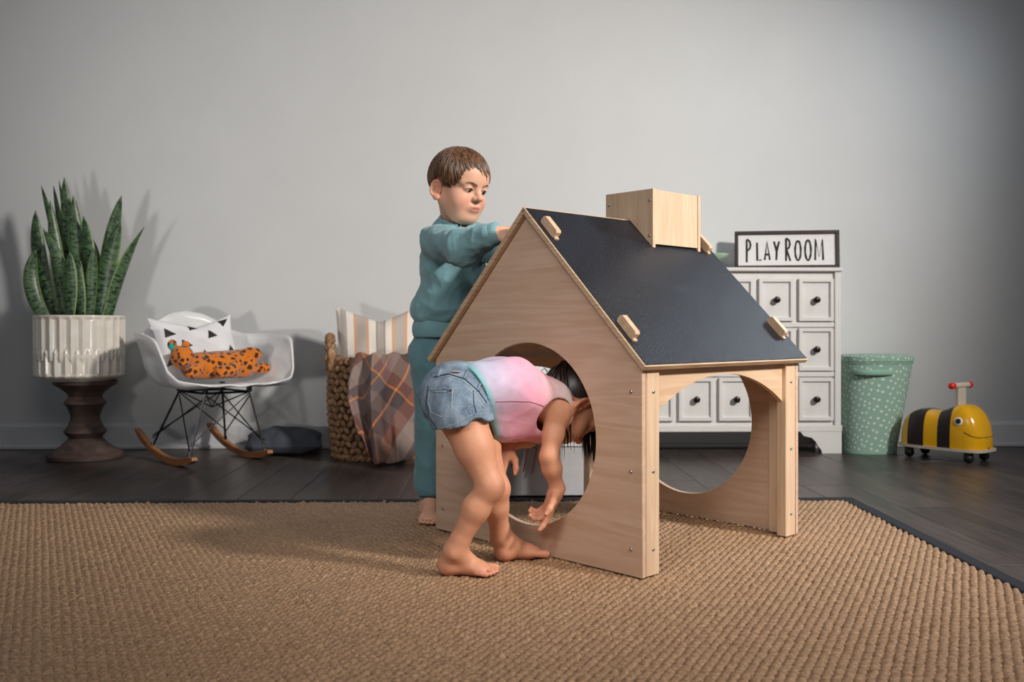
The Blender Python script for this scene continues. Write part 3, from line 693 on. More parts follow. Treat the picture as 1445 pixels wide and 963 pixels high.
for (u, v, s_, r) in [(.13, .70, .090, .35), (.42, .82, .080, 2.6), (.28, .46, .092, .30), (.64, .62, .094, .35), (.52, .26, .085, .25), (.85, .88, .088, 1.0), (.88, .34, .075, .1), (.10, .22, .075, .2), (.74, .10, .075, .2)]:
    tri = [(u+s_*math.cos(r+math.pi/2+2.094*k_)*(1.0 if k_ else 1.0), v+s_*1.15*math.sin(r+math.pi/2+2.094*k_)) for k_ in range(3)]; m = MB(); n = 9; ids = {}
    for i in range(n+1):
        for j in range(n+1-i):
            a, b, c = i/n, j/n, 1-i/n-j/n
            uu = sum(w_*t_[0] for w_, t_ in zip((a, b, c), tri)); vv = sum(w_*t_[1] for w_, t_ in zip((a, b, c), tri)); ids[(i, j)] = len(m.v)
            m.v.append(tuple(fnp(min(.995, max(.005, uu)), min(.995, max(.005, vv)), -1)+Vector((0, -.0013, 0))))
    for i in range(n):
        for j in range(n-i):
            m.f.append((ids[(i, j)], ids[(i+1, j)], ids[(i, j+1)]))
            if j < n-i-1: m.f.append((ids[(i+1, j)], ids[(i+1, j+1)], ids[(i, j+1)]))
    m.build('triangle_print', black_m, po, 3.2)['label'] = 'black printed triangle'
# leopard plush ------------------------------------------------------------------------------
leo, nt, bs = NT('leopard plush')
v = coords(nt, 'Object', (1, 1, 1)); nz = nd(nt, 'ShaderNodeTexNoise', i_Scale=30.0, i_Detail=2.0); nt.links.new(v, nz.inputs[0])
mx = mixc(nt, .035, (0, 0, 0), (0, 0, 0)); va = nd(nt, 'ShaderNodeVectorMath', operation='SCALE'); va.inputs['Scale'].default_value = .018; nt.links.new(nz.outputs['Color'], va.inputs[0])
ad = nd(nt, 'ShaderNodeVectorMath', operation='ADD'); nt.links.new(v, ad.inputs[0]); nt.links.new(va.outputs[0], ad.inputs[1])
vo = nd(nt, 'ShaderNodeTexVoronoi', i_Scale=42.0, i_Randomness=.9); nt.links.new(ad.outputs[0], vo.inputs[0])
nt.links.new(mixc(nt, ramp(nt, vo.outputs['Distance'], [(.38, 1.0), (.46, 0.0)]), lin((204, 112, 16)), lin((58, 28, 14))), bs.inputs['Base Color']); bs.inputs['Roughness'].default_value = .95; bs.inputs['Sheen Weight'].default_value = .3
bump(nt, bs, nz.outputs[0], .4, .004)
teal = MAT('teal felt', (40, 158, 150), None, .9)
pl = tag(empty('leopard_plush', ch.location+Vector((0, 0, 0)), ch.rotation_euler.z), 'orange spotted leopard plush toy lying on chair seat', 'plush toy')
f = Field((-.16, -.30, .36), (.22, .30, .60), .005)
f.cap((.05, -.11, .435), (.05, .13, .438), .058, .062, .02).cap((.02, -.08, .46), (.01, .12, .47), .035, .035, .02)
f.ell((.075, -.175, .478), (.052, .050, .052), k=.012).ell((.118, -.188, .462), (.026, .028, .024), k=.01)           # head, muzzle
f.ell((.055, -.212, .532), (.014, .022, .024), k=.006).ell((.045, -.145, .528), (.014, .020, .022), k=.006)           # ears
f.chain([(.09, -.10, .45), (.125, -.135, .420), (.13, -.165, .412)], [.026, .024, .026], .008); f.chain([(.09, .08, .44), (.125, .03, .418), (.13, -.02, .41)], [.03, .025, .028], .008)
f.chain([(.03, .11, .475), (.07, .15, .49), (.085, .17, .485)], [.03, .026, .03], .008); f.chain([(.04, .14, .43), (.05, .20, .415), (.055, .235, .418)], [.02, .022, .026], .008)
V, Q = f.polygonize(); npmesh('body', V, Q, leo, pl, relax=1)
MB().ball((.064, -.218, .525), (.008, .014, .016), 12, 8).build('inner_ear', teal, pl, 3.2)
# floor cushion -----------------------------------------------------------------------------------
cu_m = MAT('charcoal cotton', (66, 70, 80), (54, 58, 67), .9, scale=12, bmp=.4, bscale=120)
fc = pillow_fn(.180, .145, .062, .05)
co = pillow('floor_cushion', fc, cu_m, 32); co.name = 'floor_cushion'
for vtx in co.data.vertices: vtx.co.y += .006*math.sin(vtx.co.x*38+vtx.co.z*9)*(abs(vtx.co.y)/.062)
fcx = P(399, 640, 4.52); co.matrix_world = Matrix.Translation((fcx.x, 4.545, .0625)) @ Matrix.Rotation(math.radians(12), 4, 'Z') @ Matrix.Rotation(math.radians(-84), 4, 'X')
tag(co, 'charcoal grey cushion lying on the floor behind the rocker', 'cushion')

# ================================================================== BASKET, STRIPED PILLOW, THROW
bk_c = Vector((-.640, 4.475, 0)); BR, BH = .226, .455
bas = tag(empty('woven_basket', bk_c), 'tall brown woven water hyacinth basket with rope handle by the wall', 'basket')
wv_m = MAT('water hyacinth', (178, 138, 100), (84, 56, 37), .75, scale=45, stretch=(1, 1, .5), bmp=.4, bscale=200)
def br(z): return BR*(.93+.09*math.sin(math.pi*min(1, z/BH)*.75))
MB().lathe([(.001, .008), (br(0)-.014, .008)]+[(br(BH*t)-.012, .008+(BH-.014)*t) for t in np.linspace(0, 1, 12)]+[(br(BH)-.026, BH-.006), (br(BH)-.028, .03), (.001, .025)], 48).build('liner', MAT('basket core', (62, 42, 28), (50, 34, 22), .9), bas, 1)
m = MB(); rows = 15; per = 36
for j in range(rows):
    z = .014+(BH-.02)*j/(rows-1); r = br(z)-.006
    for i in range(per):
        a = 2*math.pi*(i+.5*(j % 2))/per+random.uniform(-.02, .02); tl = (.8 if (i+j) % 2 else -.8)+random.uniform(-.25, .25)
        M3 = Matrix.Rotation(a, 3, 'Z') @ Matrix.Rotation(tl, 3, 'X')
        m.ball((r*math.cos(a), r*math.sin(a), z), (.014, .024, .0135+random.uniform(-.0015, .0015)), 7, 5, M3)
m.build('weave', wv_m, bas, 3.2, 'stuff')
for rr, zz in ((br(BH), BH+.004), (br(0)+.002, .012)):
    m = MB()
    for ph in (0, math.pi):
        m.tube([((rr-.008+.008*math.cos(a*24+ph))*math.cos(a), (rr-.008+.008*math.cos(a*24+ph))*math.sin(a), zz+.008*math.sin(a*24+ph)) for a in np.linspace(0, 2*math.pi, 220)], .0085, 6, cap=False)
    m.build('rim_braid', wv_m, bas, 3.2)
for az in (math.radians(197), math.radians(17)):
    m = MB(); er = Vector((math.cos(az), math.sin(az), 0)); et = Vector((-er.y, er.x, 0))
    for ph in (0, math.pi):
        m.tube([er*(br(BH)-.004+.010*math.cos(t*30+ph))+et*(.080*math.cos(math.pi*t)*(1+.010*math.sin(t*30+ph)))+Vector((0, 0, BH-.045+.155*math.sin(math.pi*t)**.6+.009*math.sin(t*30+ph))) for t in np.linspace(0, 1, 90)], .0125, 7)
    m.build('handle', wv_m, bas, 3.2)
st_m, nt, bs = NT('striped linen')
uvn = nt.nodes.new('ShaderNodeUVMap'); sx = nt.nodes.new('ShaderNodeSeparateXYZ'); nt.links.new(uvn.outputs[0], sx.inputs[0])
cr, gr, pk, gd_ = lin((226, 217, 206)), lin((178, 168, 160)), lin((206, 160, 128)), lin((160, 146, 136))
seq = [(0, cr), (.05, gr), (.12, cr), (.20, pk), (.235, gr), (.34, pk), (.375, cr), (.455, gd_), (.475, gr), (.545, gd_), (.565, cr), (.64, pk), (.675, gr), (.78, pk), (.815, cr), (.90, gr), (.96, cr)]
r = nt.nodes.new('ShaderNodeValToRGB'); r.color_ramp.interpolation = 'CONSTANT'; e = r.color_ramp.elements
while len(e) < len(seq): e.new(.5)
for x, (p_, c_) in zip(e, seq): x.position = p_; x.color = c_+(1,)
nt.links.new(sx.outputs[0], r.inputs[0]); nt.links.new(r.outputs[0], bs.inputs['Base Color']); bs.inputs['Roughness'].default_value = .9
fs_ = pillow_fn(.212, .215, .070, .05, .075)
sp = pillow('striped_pillow', fs_, st_m); q = P(537, 520, 4.50)
sp.matrix_world = Matrix.Translation((q.x, 4.50, .505)) @ Matrix.Rotation(math.radians(4), 4, 'Z') @ Matrix.Rotation(math.radians(-9), 4, 'X') @ Matrix.Rotation(math.radians(-2), 4, 'Y')
tag(sp, 'cream pillow with grey and tan vertical stripes standing in basket', 'pillow')
pla, nt, bs = NT('plaid wool')
uvn = nt.nodes.new('ShaderNodeUVMap'); mp = nd(nt, 'ShaderNodeMapping'); mp.inputs['Rotation'].default_value = (0, 0, math.radians(-38)); mp.inputs['Scale'].default_value = (.95, 1.7, 1); mp.inputs['Location'].default_value = (.12, .40, 0); nt.links.new(uvn.outputs[0], mp.inputs[0])
sx = nt.nodes.new('ShaderNodeSeparateXYZ'); nt.links.new(mp.outputs[0], sx.inputs[0])
def bands(sock, seq):
    fr_ = nd(nt, 'ShaderNodeMath', operation='FRACT'); nt.links.new(sock, fr_.inputs[0])
    r = nt.nodes.new('ShaderNodeValToRGB'); r.color_ramp.interpolation = 'CONSTANT'; e = r.color_ramp.elements
    while len(e) < len(seq): e.new(.5)
    for x, (p_, c_) in zip(e, seq): x.position = p_; x.color = lin(c_)+(1,)
    nt.links.new(fr_.outputs[0], r.inputs[0]); return r.outputs[0]
A_ = bands(sx.outputs[0], [(0, (64, 50, 50)), (.16, (196, 118, 60)), (.185, (70, 56, 58)), (.34, (128, 76, 58)), (.52, (156, 138, 127)), (.74, (98, 84, 86)), (.84, (200, 134, 74)), (.865, (110, 96, 98))])
B_ = bands(sx.outputs[1], [(0, (92, 68, 62)), (.22, (140, 112, 99)), (.48, (120, 74, 62)), (.62, (196, 120, 62)), (.645, (74, 62, 64)), (.82, (116, 96, 90))])
nt.links.new(mixc(nt, .5, A_, B_), bs.inputs['Base Color']); bs.inputs['Roughness'].default_value = .95; bs.inputs['Sheen Weight'].default_value = .15
nz = nd(nt, 'ShaderNodeTexNoise', i_Scale=300.0); tc = nt.nodes.new('ShaderNodeTexCoord'); nt.links.new(tc.outputs['Object'], nz.inputs[0]); bump(nt, bs, nz.outputs[0], .4, .002)
def throw(u, v):
    # v: 0 inside the basket -> .2 over the rim -> 1 at the hem near the floor
    zr = BH+.035
    if v < .22:
        t = v/.22; z = zr-.10*(1-t)**1.5; out = -.09*(1-t)
    else:
        t = (v-.22)/.78; bot = np.interp(u, [0, .13, .2, .3, 1], [.150, .10, .045, .010, .014]); z = zr+(bot-zr)*t; out = .030*min(1, t*6)+.085*t
    t = max(0, (v-.22)/.78)
    xl = np.interp(t, [0, .35, .6, .85, 1], [-.060, -.085, -.080, -.050, -.035]); xr = np.interp(t, [0, .3, 1], [.165, .20, .21])
    x = xl+(xr-xl)*u
    yb_ = -math.sqrt(max(.0001, (BR+.004)**2-min(.97*(BR), abs(x))**2))
    fold = .030*math.sin(u*19+1.2*math.sin(v*3))*(.25+.75*t)*(.5+.5*math.sin(u*3.1+.6))+.018*math.sin(u*34+2*v)*t*(1-u*.6)
    fold -= .045*math.exp(-((u-.36-.06*t)/.05)**2)*(.35+.65*(1-t))*-1
    return Vector((x, yb_*(.96)-out-abs(fold)*.2-fold*.9-.012, z+.006*math.sin(u*19)))
m = MB(); m.surf(throw, 90, 70, uv=True); bl = m.build('plaid_throw', pla, None, 3.2); bl.location = bk_c; solidify(bl, .005, 0)
tag(bl, 'brown and grey plaid throw blanket draped over the basket front', 'blanket')

# ================================================================== LOW BENCH SEEN THROUGH THE HOUSE
bn_m = MAT('bench laminate', (196, 196, 198), (184, 184, 188), .30, scale=16)
bn = tag(empty('low_bench', (.165, 3.36, 0), RA), 'low white box bench behind the playhouse on the floor', 'bench')
MB().box(-.235, .150, 0, .30, .006, .180, .003).build('front_box', bn_m, bn, None)
MB().box(-.240, .155, -.004, .304, .1805, .192, .003).build('top_board', white_pl, bn, None)
dot_m, nt, bs = NT('dotted cotton')
uvn = nt.nodes.new('ShaderNodeUVMap'); mp = nd(nt, 'ShaderNodeMapping'); mp.inputs['Scale'].default_value = (9, 9, 1); nt.links.new(uvn.outputs[0], mp.inputs[0])
vo = nd(nt, 'ShaderNodeTexVoronoi', voronoi_dimensions='2D', i_Randomness=.15, i_Scale=1.0); nt.links.new(mp.outputs[0], vo.inputs[0])
hs_ = nd(nt, 'ShaderNodeSeparateColor'); nt.links.new(vo.outputs['Color'], hs_.inputs[0])
r = nt.nodes.new('ShaderNodeValToRGB'); r.color_ramp.interpolation = 'CONSTANT'; e = r.color_ramp.elements
while len(e) < 4: e.new(.5)
for x, (p_, c_) in zip(e, [(0, (214, 40, 36)), (.35, (30, 40, 92)), (.6, (228, 120, 60)), (.82, (200, 44, 44))]): x.position = p_; x.color = lin(c_)+(1,)
nt.links.new(hs_.outputs[0], r.inputs[0])
nt.links.new(mixc(nt, ramp(nt, vo.outputs['Distance'], [(.30, 1.0), (.34, 0.0)]), lin((230, 228, 226)), r.outputs[0]), bs.inputs['Base Color']); bs.inputs['Roughness'].default_value = .9
pk_m = MAT('pink cord', (196, 130, 130), (170, 110, 112), .9)
fl_e = tag(empty('dotted_mat', (.055, 3.36, .1925), RA), 'folded white mat with coloured dots and pink ties on bench', 'mat')
m = MB(); m.surf(lambda u, v: Vector((-.115+.21*u, -.010+.17*v if v > .12 else -.012+.002*v, .016+.003*math.sin(u*9)+.004*math.sin(v*11) if v > .12 else .002+.014*v/.12)), 24, 20, uv=True)
solidify(m.build('cloth', dot_m, fl_e, 3.2), .003, 1)
for x, L_ in ((-.04, .07), (.005, .085), (.035, .09), (-.075, .05)):
    MB().tube([(x, -.014, .006), (x-.002, -.021, -.012), (x-.008, -.020, -.045), (x-.02, -.022, -.012-L_)], [.004, .0042, .004, .0022], 6).build('tie', pk_m, fl_e, 3.2)
scr = MAT('grey ink line', (120, 122, 126), None, .9)
wp = pillow('doodle_pillow', pillow_fn(.185, .160, .05, .07), lin_w, 28); wp.matrix_world = Matrix.Translation((.14, 3.585, .362)) @ Matrix.Rotation(math.radians(-14), 4, 'X')
tag(wp, 'white pillow with grey scribbled line drawing glimpsed through the playhouse', 'pillow')
fq = pillow_fn(.185, .160, .05, .07)
for (cu, cv, ru, rv, n0) in ((.50, .80, .05, .06, 1.5), (.57, .76, .035, .045, 1.2), (.45, .72, .03, .05, 1.4), (.52, .85, .09, .03, .8)):
    MB().tube([fq(min(.98, max(.02, cu+ru*math.cos(t))), min(.97, cv+rv*math.sin(t*1.02)), -1)+Vector((0, -.001, 0)) for t in np.linspace(0, 2*math.pi*n0, 40)], .0012, 5).build('line_drawing', scr, wp, 3.2)
# ================================================================== PEOPLE
def unit(v): v = np.array(v, float); return v/np.linalg.norm(v)
class Frame:                             # head frame: forward, left, up
    def __init__(s, c, f, u):
        s.c = np.array(c, float); s.f = unit(f); u = np.array(u, float); u = unit(u-s.f*(u@s.f)); s.u = u; s.l = np.cross(s.u, s.f); s.A = np.stack([s.f, s.l, s.u])
    def w(s, F_, L_, U_): return s.c+s.f*F_+s.l*L_+s.u*U_
    def loc(s, V): return (V-s.c) @ s.A.T
def head(f, H, neck):
    f.ell(H.w(-.010, 0, .028), (.088, .073, .080), H.A, .01)
    f.ell(H.w(.020, 0, -.035), (.060, .060, .066), H.A, .03)
    f.cap(H.w(.040, -.018, -.078), H.w(.040, .018, -.078), .020, .020, .03)
    f.ell(H.w(.056, 0, -.082), (.018, .020, .015), H.A, .02)
    for s_ in (-1, 1):
        f.ell(H.w(.043, s_*.036, -.036), (.030, .027, .031), H.A, .02)
        f.cap(H.w(.076, s_*.012, .021), H.w(.060, s_*.048, .019), .008, .007, .014)           # brow
        f.cap(H.w(-.004, s_*.050, -.046), H.w(.038, s_*.024, -.076), .015, .015, .03)           # jaw
    f.ell(H.w(.056, 0, .045), (.030, .050, .035), H.A, .03)
    for s_ in (-1, 1):
        f.ell(H.w(.083, s_*.0285, .003), (.012, .015, .0095), H.A, .012, 's')
    f.cap(H.w(.076, 0, .012), H.w(.092, 0, -.017), .0065, .0092, .013)                         # nose
    f.ell(H.w(.0955, 0, -.0205), (.0105, .0115, .0095), H.A, .006)
    for s_ in (-1, 1):
        f.ell(H.w(.085, s_*.0118, -.0240), (.0092, .0068, .0074), H.A, .005)
        f.ell(H.w(.090, s_*.0055, -.0305), (.004, .0032, .003), H.A, .003, 's')
        f.ell(H.w(.0655, s_*.0285, .0045), (.0155, .0165, .0145), H.A, .004)                   # lids
        f.ell(H.w(.0815, s_*.0285, -.0010), (.0065, .0125, .0030), H.A, .003, 's')             # slit
    f.ell(H.w(.072, 0, -.052), (.014, .022, .013), H.A, .014)
    f.ell(H.w(.0825, 0, -.0475), (.0045, .0195, .0036), H.A, .005)
    f.ell(H.w(.0810, 0, -.0565), (.0048, .0170, .0042), H.A, .005)
    f.cap(H.w(.0868, -.015, -.0522), H.w(.0868, .015, -.0522), .0018, .0018, .003, 's')
    for s_ in (-1, 1):
        er = unit(H.l*s_*.86+H.f*.50); ef = unit(H.f*.86-H.l*s_*.50); A = np.stack([ef, er, H.u])
        c = H.w(-.012, s_*.079, -.014)
        f.ell(c+ef*-.003, (.016, .0055, .0265), A, .006)
        ear = [c+ef*(-.003+.0145*math.cos(t))+H.u*(.0245*math.sin(t)+.001)+er*(.0055 if t > .9 else .003) for t in np.linspace(.35, 4.1, 12)]
        f.chain(ear, [.0036]*12, .002); f.ell(c+ef*.001+er*.0100, (.0100, .0105, .0175), A, .002, 's')
        f.ell(c+ef*.001-H.u*.024, (.010, .006, .010), A, .006); f.ell(c+ef*.010+er*.001-H.u*.004, (.005, .005, .007), A, .005)
    f.cap(H.w(-.030, 0, -.045), neck, .037, .038, .02)
def skin_col(H, base, lip, cheek):
    b, l_, c_ = (np.array(lin(x)) for x in (base, lip, cheek))
    def fn(V):
        q = H.loc(V); C = np.repeat(b[None], len(V), 0)
        near = (np.abs(q) < .13).all(1)
        wl = np.exp(-(np.abs(q[:, 1])/.021)**4)*.6*np.exp(-((q[:, 2]+.052)/.0085)**4)*(q[:, 0] > .074)*near
        wc = np.exp(-((np.abs(q[:, 1])-.04)/.02)**2-((q[:, 2]+.035)/.025)**2)*(q[:, 0] > .03)*near*.6
        wn = np.exp(-((q[:, 1])/.014)**2-((q[:, 2]+.022)/.012)**2)*(q[:, 0] > .08)*near*.4
        we = (np.abs(q[:, 1]) > .070)*(np.abs(q[:, 2]+.008) < .036)*near*.6
        wc = np.clip(wc+wn+we, 0, 1)
        C = C*(1-wc[:, None])+c_*wc[:, None]; return C*(1-wl[:, None])+l_*wl[:, None]
    return fn
def hand(f, wr, dirv, pn, thumb, s=.8, curl=(.35, .4, .45, .5), spread=.10, tcurl=.3):
    wr = np.array(wr, float); d = unit(dirv); n = unit(np.array(pn, float)-d*(np.array(pn, float)@d)); sd = np.cross(n, d)
    if sd@np.array(thumb, float) < 0: sd = -sd
    A = np.stack([d, sd, n])
    f.ell(wr+d*.040*s, (.046*s, .036*s, .016*s), A, .010); f.cap(wr, wr+d*.02*s, .023*s, .022*s, .012)
    for i in range(4):
        o = (1.5-i)*.0185*s; L = (.92, 1.0, .95, .78)[i]*s; dd = unit(d+sd*(1.5-i)*spread)
        p = wr+d*(.068*s-abs(1.3-i)*.003*s)+sd*o; a = curl[i]*.5
        for seg, r0, r1 in ((.032, .0098, .0090), (.021, .0090, .0082), (.016, .0082, .0066)):
            q = p+(dd*math.cos(a)+n*math.sin(a))*seg*L; f.cap(p, q, r0*s, r1*s, .0035); p = q; a += curl[i]
    p = wr+d*.016*s+sd*.022*s+n*.006*s; a = .85
    for seg, r0, r1 in ((.030, .0125, .0105), (.024, .0105, .0092), (.018, .0092, .0072)):
        q = p+(unit(sd*math.sin(a)+d*math.cos(a))+n*.25)*seg*s; f.cap(p, q, r0*s, r1*s, .006); p = q; a -= tcurl
def foot(f, heel, d, ank, med, L=.150, z0=.0125):
    h = np.array([heel[0], heel[1], z0]); d = unit([d[0], d[1], 0]); sd = np.array([-d[1], d[0], 0])*med; up = np.array([0, 0, 1.0]); A = np.stack([d, sd, up])
    f.ell(h+d*.024+up*.022, (.027, .024, .023), A, .008); f.cap(h+d*.03+up*.022, h+d*.66*L+up*.017-sd*.004, .021, .017, .012)
    f.cap(np.array(ank), h+d*.030+up*.030, .025, .024, .012); f.cap(np.array(ank)+d*.006, h+d*.62*L+up*.018+sd*.006, .024, .0165, .014)
    f.ell(h+d*.68*L+up*.0155, (.030, .031, .0145), A, .012)
    for s_ in (-1, 1): f.ell(np.array(ank)+sd*.022*s_-up*.004, (.009, .007, .010), A, .008)
    for i in range(5):
        lt = (.0245, .0090, -.0040, -.0155, -.0260)[i]; e = (1.0, .99, .955, .905, .85)[i]; r = (.0105, .0078, .0074, .0070, .0068)[i]
        if i: f.cap(h+d*(.80*L-i*.004)+sd*(lt+r+.0006)+up*.012, h+d*1.02*L+sd*(lt+r+.001)+up*.010, .0022, .0026, .001, 's')
        f.cap(h+d*(.72*L-i*.003)+sd*lt*.95+up*(r+.004), h+d*(e*L-r)+sd*lt+up*(r+.0005), r*.9, r, .0012)
def face_bits(H, body, person, base, brow_m, iris_m, gaze):
    me = body.data; bvh = BVHTree.FromPolygons([v.co for v in me.vertices], [p.vertices[:] for p in me.polygons]); b0 = Vector(base)
    def proj(L_, U_, off):
        o_ = Vector(H.w(.25, L_, U_))-b0; d_ = Vector(-H.f); hit = bvh.ray_cast(o_, d_); return (hit[0] if hit[0] else o_+d_*.17)-d_*off
    for s_ in (-1, 1):
        MB().tube([proj(s_*x, y, .0006) for x, y in ((.0120, .0150), (.020, .0195), (.030, .0225), (.040, .0220), (.047, .0185))], [.0012, .0018, .0019, .0016, .0006], 6, flat=.5, up=tuple(H.f)).build('eyebrow', brow_m, person, 3.2)
        c = Vector(H.w(.0660, s_*.0285, .0040))-b0
        eo = MB().ball(c, .0136, 18, 12).build('eyeball', whi, person, 3.2)
        g = Vector(H.f*gaze[0]+H.u*gaze[1]+H.l*gaze[2]).normalized(); q = g.to_track_quat('Z', 'Y').to_matrix()
        MB().ball(c+g*.0122, (.0078, .0078, .0022), 16, 6, q).build('iris', iris_m, eo, 3.2)
        MB().tube([proj(s_*x, y, .0009) for x, y in ((.0155, .0005), (.021, .0042), (.0285, .0056), (.036, .0040), (.0425, .0000))], [.0007, .0011, .0013, .0013, .0006], 6).build('eyelashes', brow_m, person, 3.2)
skin_m = MAT('skin', (255, 255, 255), (244, 238, 236), .48, spec=.35, scale=30, sss=.12, attr=True, bmp=.08, bscale=500)
def fold(o, amp, seed, sc=1.0, stretch=(1, 1, 1)):
    me = o.data; n = len(me.vertices); V = np.empty(n*3, 'f'); N = np.empty(n*3, 'f'); me.vertices.foreach_get('co', V); me.vertices.foreach_get('normal', N); V = V.reshape(-1, 3); N = N.reshape(-1, 3)
    r = np.random.RandomState(seed); d = np.zeros(n); Vs = V*np.array(stretch)
    for i in range(9):
        k_ = r.normal(0, 1, 3); k_ *= (28+30*r.rand())*sc/np.linalg.norm(k_); w_ = r.normal(0, 1, 3)*14*sc
        d += (1-np.abs(np.sin(Vs@k_+r.rand()*6+.9*np.sin(Vs@w_))))**1.6/9
    V = V+N*((d-d.mean())*amp*3)[:, None]; me.vertices.foreach_set('co', V.astype('f').ravel()); me.update()

# ------------------------------------------------------------------ BOY
bb0 = (-.22, 2.96, .0)
boy = tag(empty('person', bb0), 'boy in teal sweatsuit standing behind the playhouse with hands on roof', 'person')
BHd = Frame(P(648, 265.5, 2.87), (.725*.975, -.689*.975, -.225), (.13, -.10, 1))
pel, chest, nkb = np.array((-.215, 2.965, .545)), np.array((-.182, 2.925, .80)), np.array((-.176, 2.895, .915))
rsh, lsh = np.array(P(617, 340, 2.825)), np.array((-.115, 2.962, .880))
rel, rwr = np.array(P(652, 350, 2.665)), np.array(P(698, 330, 2.595)); lel, lwr = np.array((-.035, 2.83, .835)), np.array((.050, 2.705, .850))
tf = unit((.70, -.714, 0)); tl = np.array((-tf[1], tf[0], 0)); TA = np.stack([tf, tl, (0, 0, 1)])
rhip, rkn, rank = np.array((-.256, 2.935, .53)), np.array((-.250, 2.945, .29)), np.array((-.258, 2.945, .068))
lhip, lkn, lank = np.array((-.180, 3.005, .53)), np.array((-.172, 3.01, .29)), np.array((-.178, 3.02, .068))
f = Field((-.40, 2.48, .0), (.17, 3.13, 1.18), .0028)
head(f, BHd, nkb)
f.ell(chest, (.058, .085, .11), TA, .03); f.ell((-.205, 2.955, .66), (.055, .075, .09), TA, .03); f.ell(pel, (.058, .078, .07), TA, .03)
for a, b, c in ((rsh, rel, rwr), (lsh, lel, lwr)): f.cap(chest+np.array((0, 0, .06)), a, .03, .032, .03).chain([a, b, c], [.033, .028, .020])
for a, b, c in ((rhip, rkn, rank), (lhip, lkn, lank)): f.chain([a, b, c], [.050, .036, .025])
hand(f, rwr, (.95, -.02, .10), (-.1, .5, -.85), (.3, -.95, 0), .82, (.25, .25, .3, .35))
hand(f, lwr, (.5, -.8, .05), (-.2, .5, -.85), (-.8, -.5, 0), .82, (.25, .25, .3, .35))
foot(f, (-.268, 2.965), (.14, -.99), rank, 1, .150); foot(f, (-.185, 3.045), (.2, -.98), lank, -1, .150)
V, Q = f.polygonize(); boyb, V = npmesh('body', V, Q, skin_m, boy, skin_col(BHd, (226, 176, 148), (196, 112, 102), (226, 152, 126)), bb0, 1)
brow_m = MAT('brown brow hair', (112, 78, 58), None, .7); iris_b = MAT('dark brown iris', (40, 28, 22), None, .2)
face_bits(BHd, boyb, boy, bb0, brow_m, iris_b, (.84, -.50, .16))
bvf = BVHTree.FromPolygons([v.co for v in boyb.data.vertices], [p.vertices[:] for p in boyb.data.polygons])
MB().tube([bvf.ray_cast(Vector(BHd.w(.25, x, -.0522-.06*abs(x)))-Vector(bb0), Vector(-BHd.f))[0]+Vector(BHd.f)*.0002 for x in np.linspace(-.0185, .0185, 11)], [.0003, .0007, .0010, .0011, .0011, .0011, .0011, .0011, .0010, .0007, .0003], 6).build('lip_line', MAT('lip line', (120, 62, 56), None, .6), boy, 3.2)
teal_m = MAT('teal fleece', (122, 163, 170), (108, 149, 157), .92, scale=16, bmp=.3, bscale=260, sheen=.25)
teal_p = MAT('teal jogger fleece', (98, 140, 149), (86, 127, 137), .92, scale=16, bmp=.3, bscale=260, sheen=.25)
f = Field((-.36, 2.52, .54), (.09, 3.12, .99), .0042)
f.ell(chest+np.array((0, 0, -.015)), (.086, .112, .155), TA, .03); f.ell((-.212, 2.957, .665), (.095, .114, .085), TA, .04)
f.cap(rsh+np.array((.01, .012, .0)), chest+np.array((0, 0, .07)), .050, .06, .03); f.cap(lsh, chest+np.array((0, 0, .07)), .050, .06, .03)
f.chain([rsh+np.array((0, 0, -.004)), rel, rwr], [.054, .050, .034], .02); f.chain([lsh, lel, lwr], [.052, .047, .034], .02)
f.ell(rel+np.array((.01, .01, -.012)), (.04, .04, .035), None, .03)
f.cap(nkb+np.array((.0, 0, -.01)), nkb+np.array((-.004, .01, -.06)), .062, .085, .02)
f.cap(nkb+np.array((.006, -.01, -.012)), nkb+np.array((.012, -.02, .12)), .046, .052, .004, 's')
f.clip((0, 0, .612), (0, 0, -1)); f.clip(rwr, rwr-rel); f.g = f.g
X, Y, Z = np.meshgrid(*[f.lo[i]+f.vox*np.arange(f.n[i]) for i in range(3)], indexing='ij')
V, Q = f.polygonize(); sw_, V = npmesh('sweatshirt', V, Q, teal_m, boy, None, bb0, 1); fold(sw_, .0070, 5, .62, (1.2, 1.2, 1.0)); fold(sw_, .0042, 8, 1.15, (1, 1, 1.3))
f = Field((-.36, 2.82, .54), (.0, 3.12, .68), .004); f.ell((-.214, 2.960, .60), (.088, .107, .08), TA, .02); f.clip((0, 0, .628), (0, 0, 1)); f.clip((0, 0, .575), (0, 0, -1))
V, Q = f.polygonize(); npmesh('waistband', V, Q, teal_m, boy, None, bb0, 2)
m = MB()
for a in (rwr, lwr):
    e = unit(a-(rel if a is rwr else lel)); m.tube([Vector(a-e*.030)-Vector(bb0), Vector(a-e*.012)-Vector(bb0), Vector(a+e*.010)-Vector(bb0), Vector(a+e*.016)-Vector(bb0)], [.033, .0335, .0315, .026], 20)
    m.build('cuff', teal_m, boy, 1); m = MB()
col_pts = []
fc_, cu_ = nkb+np.array((.004, -.004, -.004)), None
nu = unit((.16, -.22, 1)); na = unit(np.cross(nu, (0, 1, 0))); nb = np.cross(nu, na)
m = MB(); m.tube([Vector(fc_+(na*math.cos(a)+nb*math.sin(a))*.054)-Vector(bb0) for a in np.linspace(0, 2*math.pi, 33)], .010, 8, cap=False); m.build('collar', teal_m, boy, 3.2)
f = Field((-.36, 2.84, .04), (-.05, 3.12, .64), .004)
f.ell(pel+np.array((0, 0, .0)), (.080, .098, .085), TA, .03)
for a, b, c in ((rhip, rkn, rank), (lhip, lkn, lank)): f.chain([a, b, c+np.array((0, 0, .04)), c+np.array((0, 0, .015))], [.064, .050, .047, .036], .02)
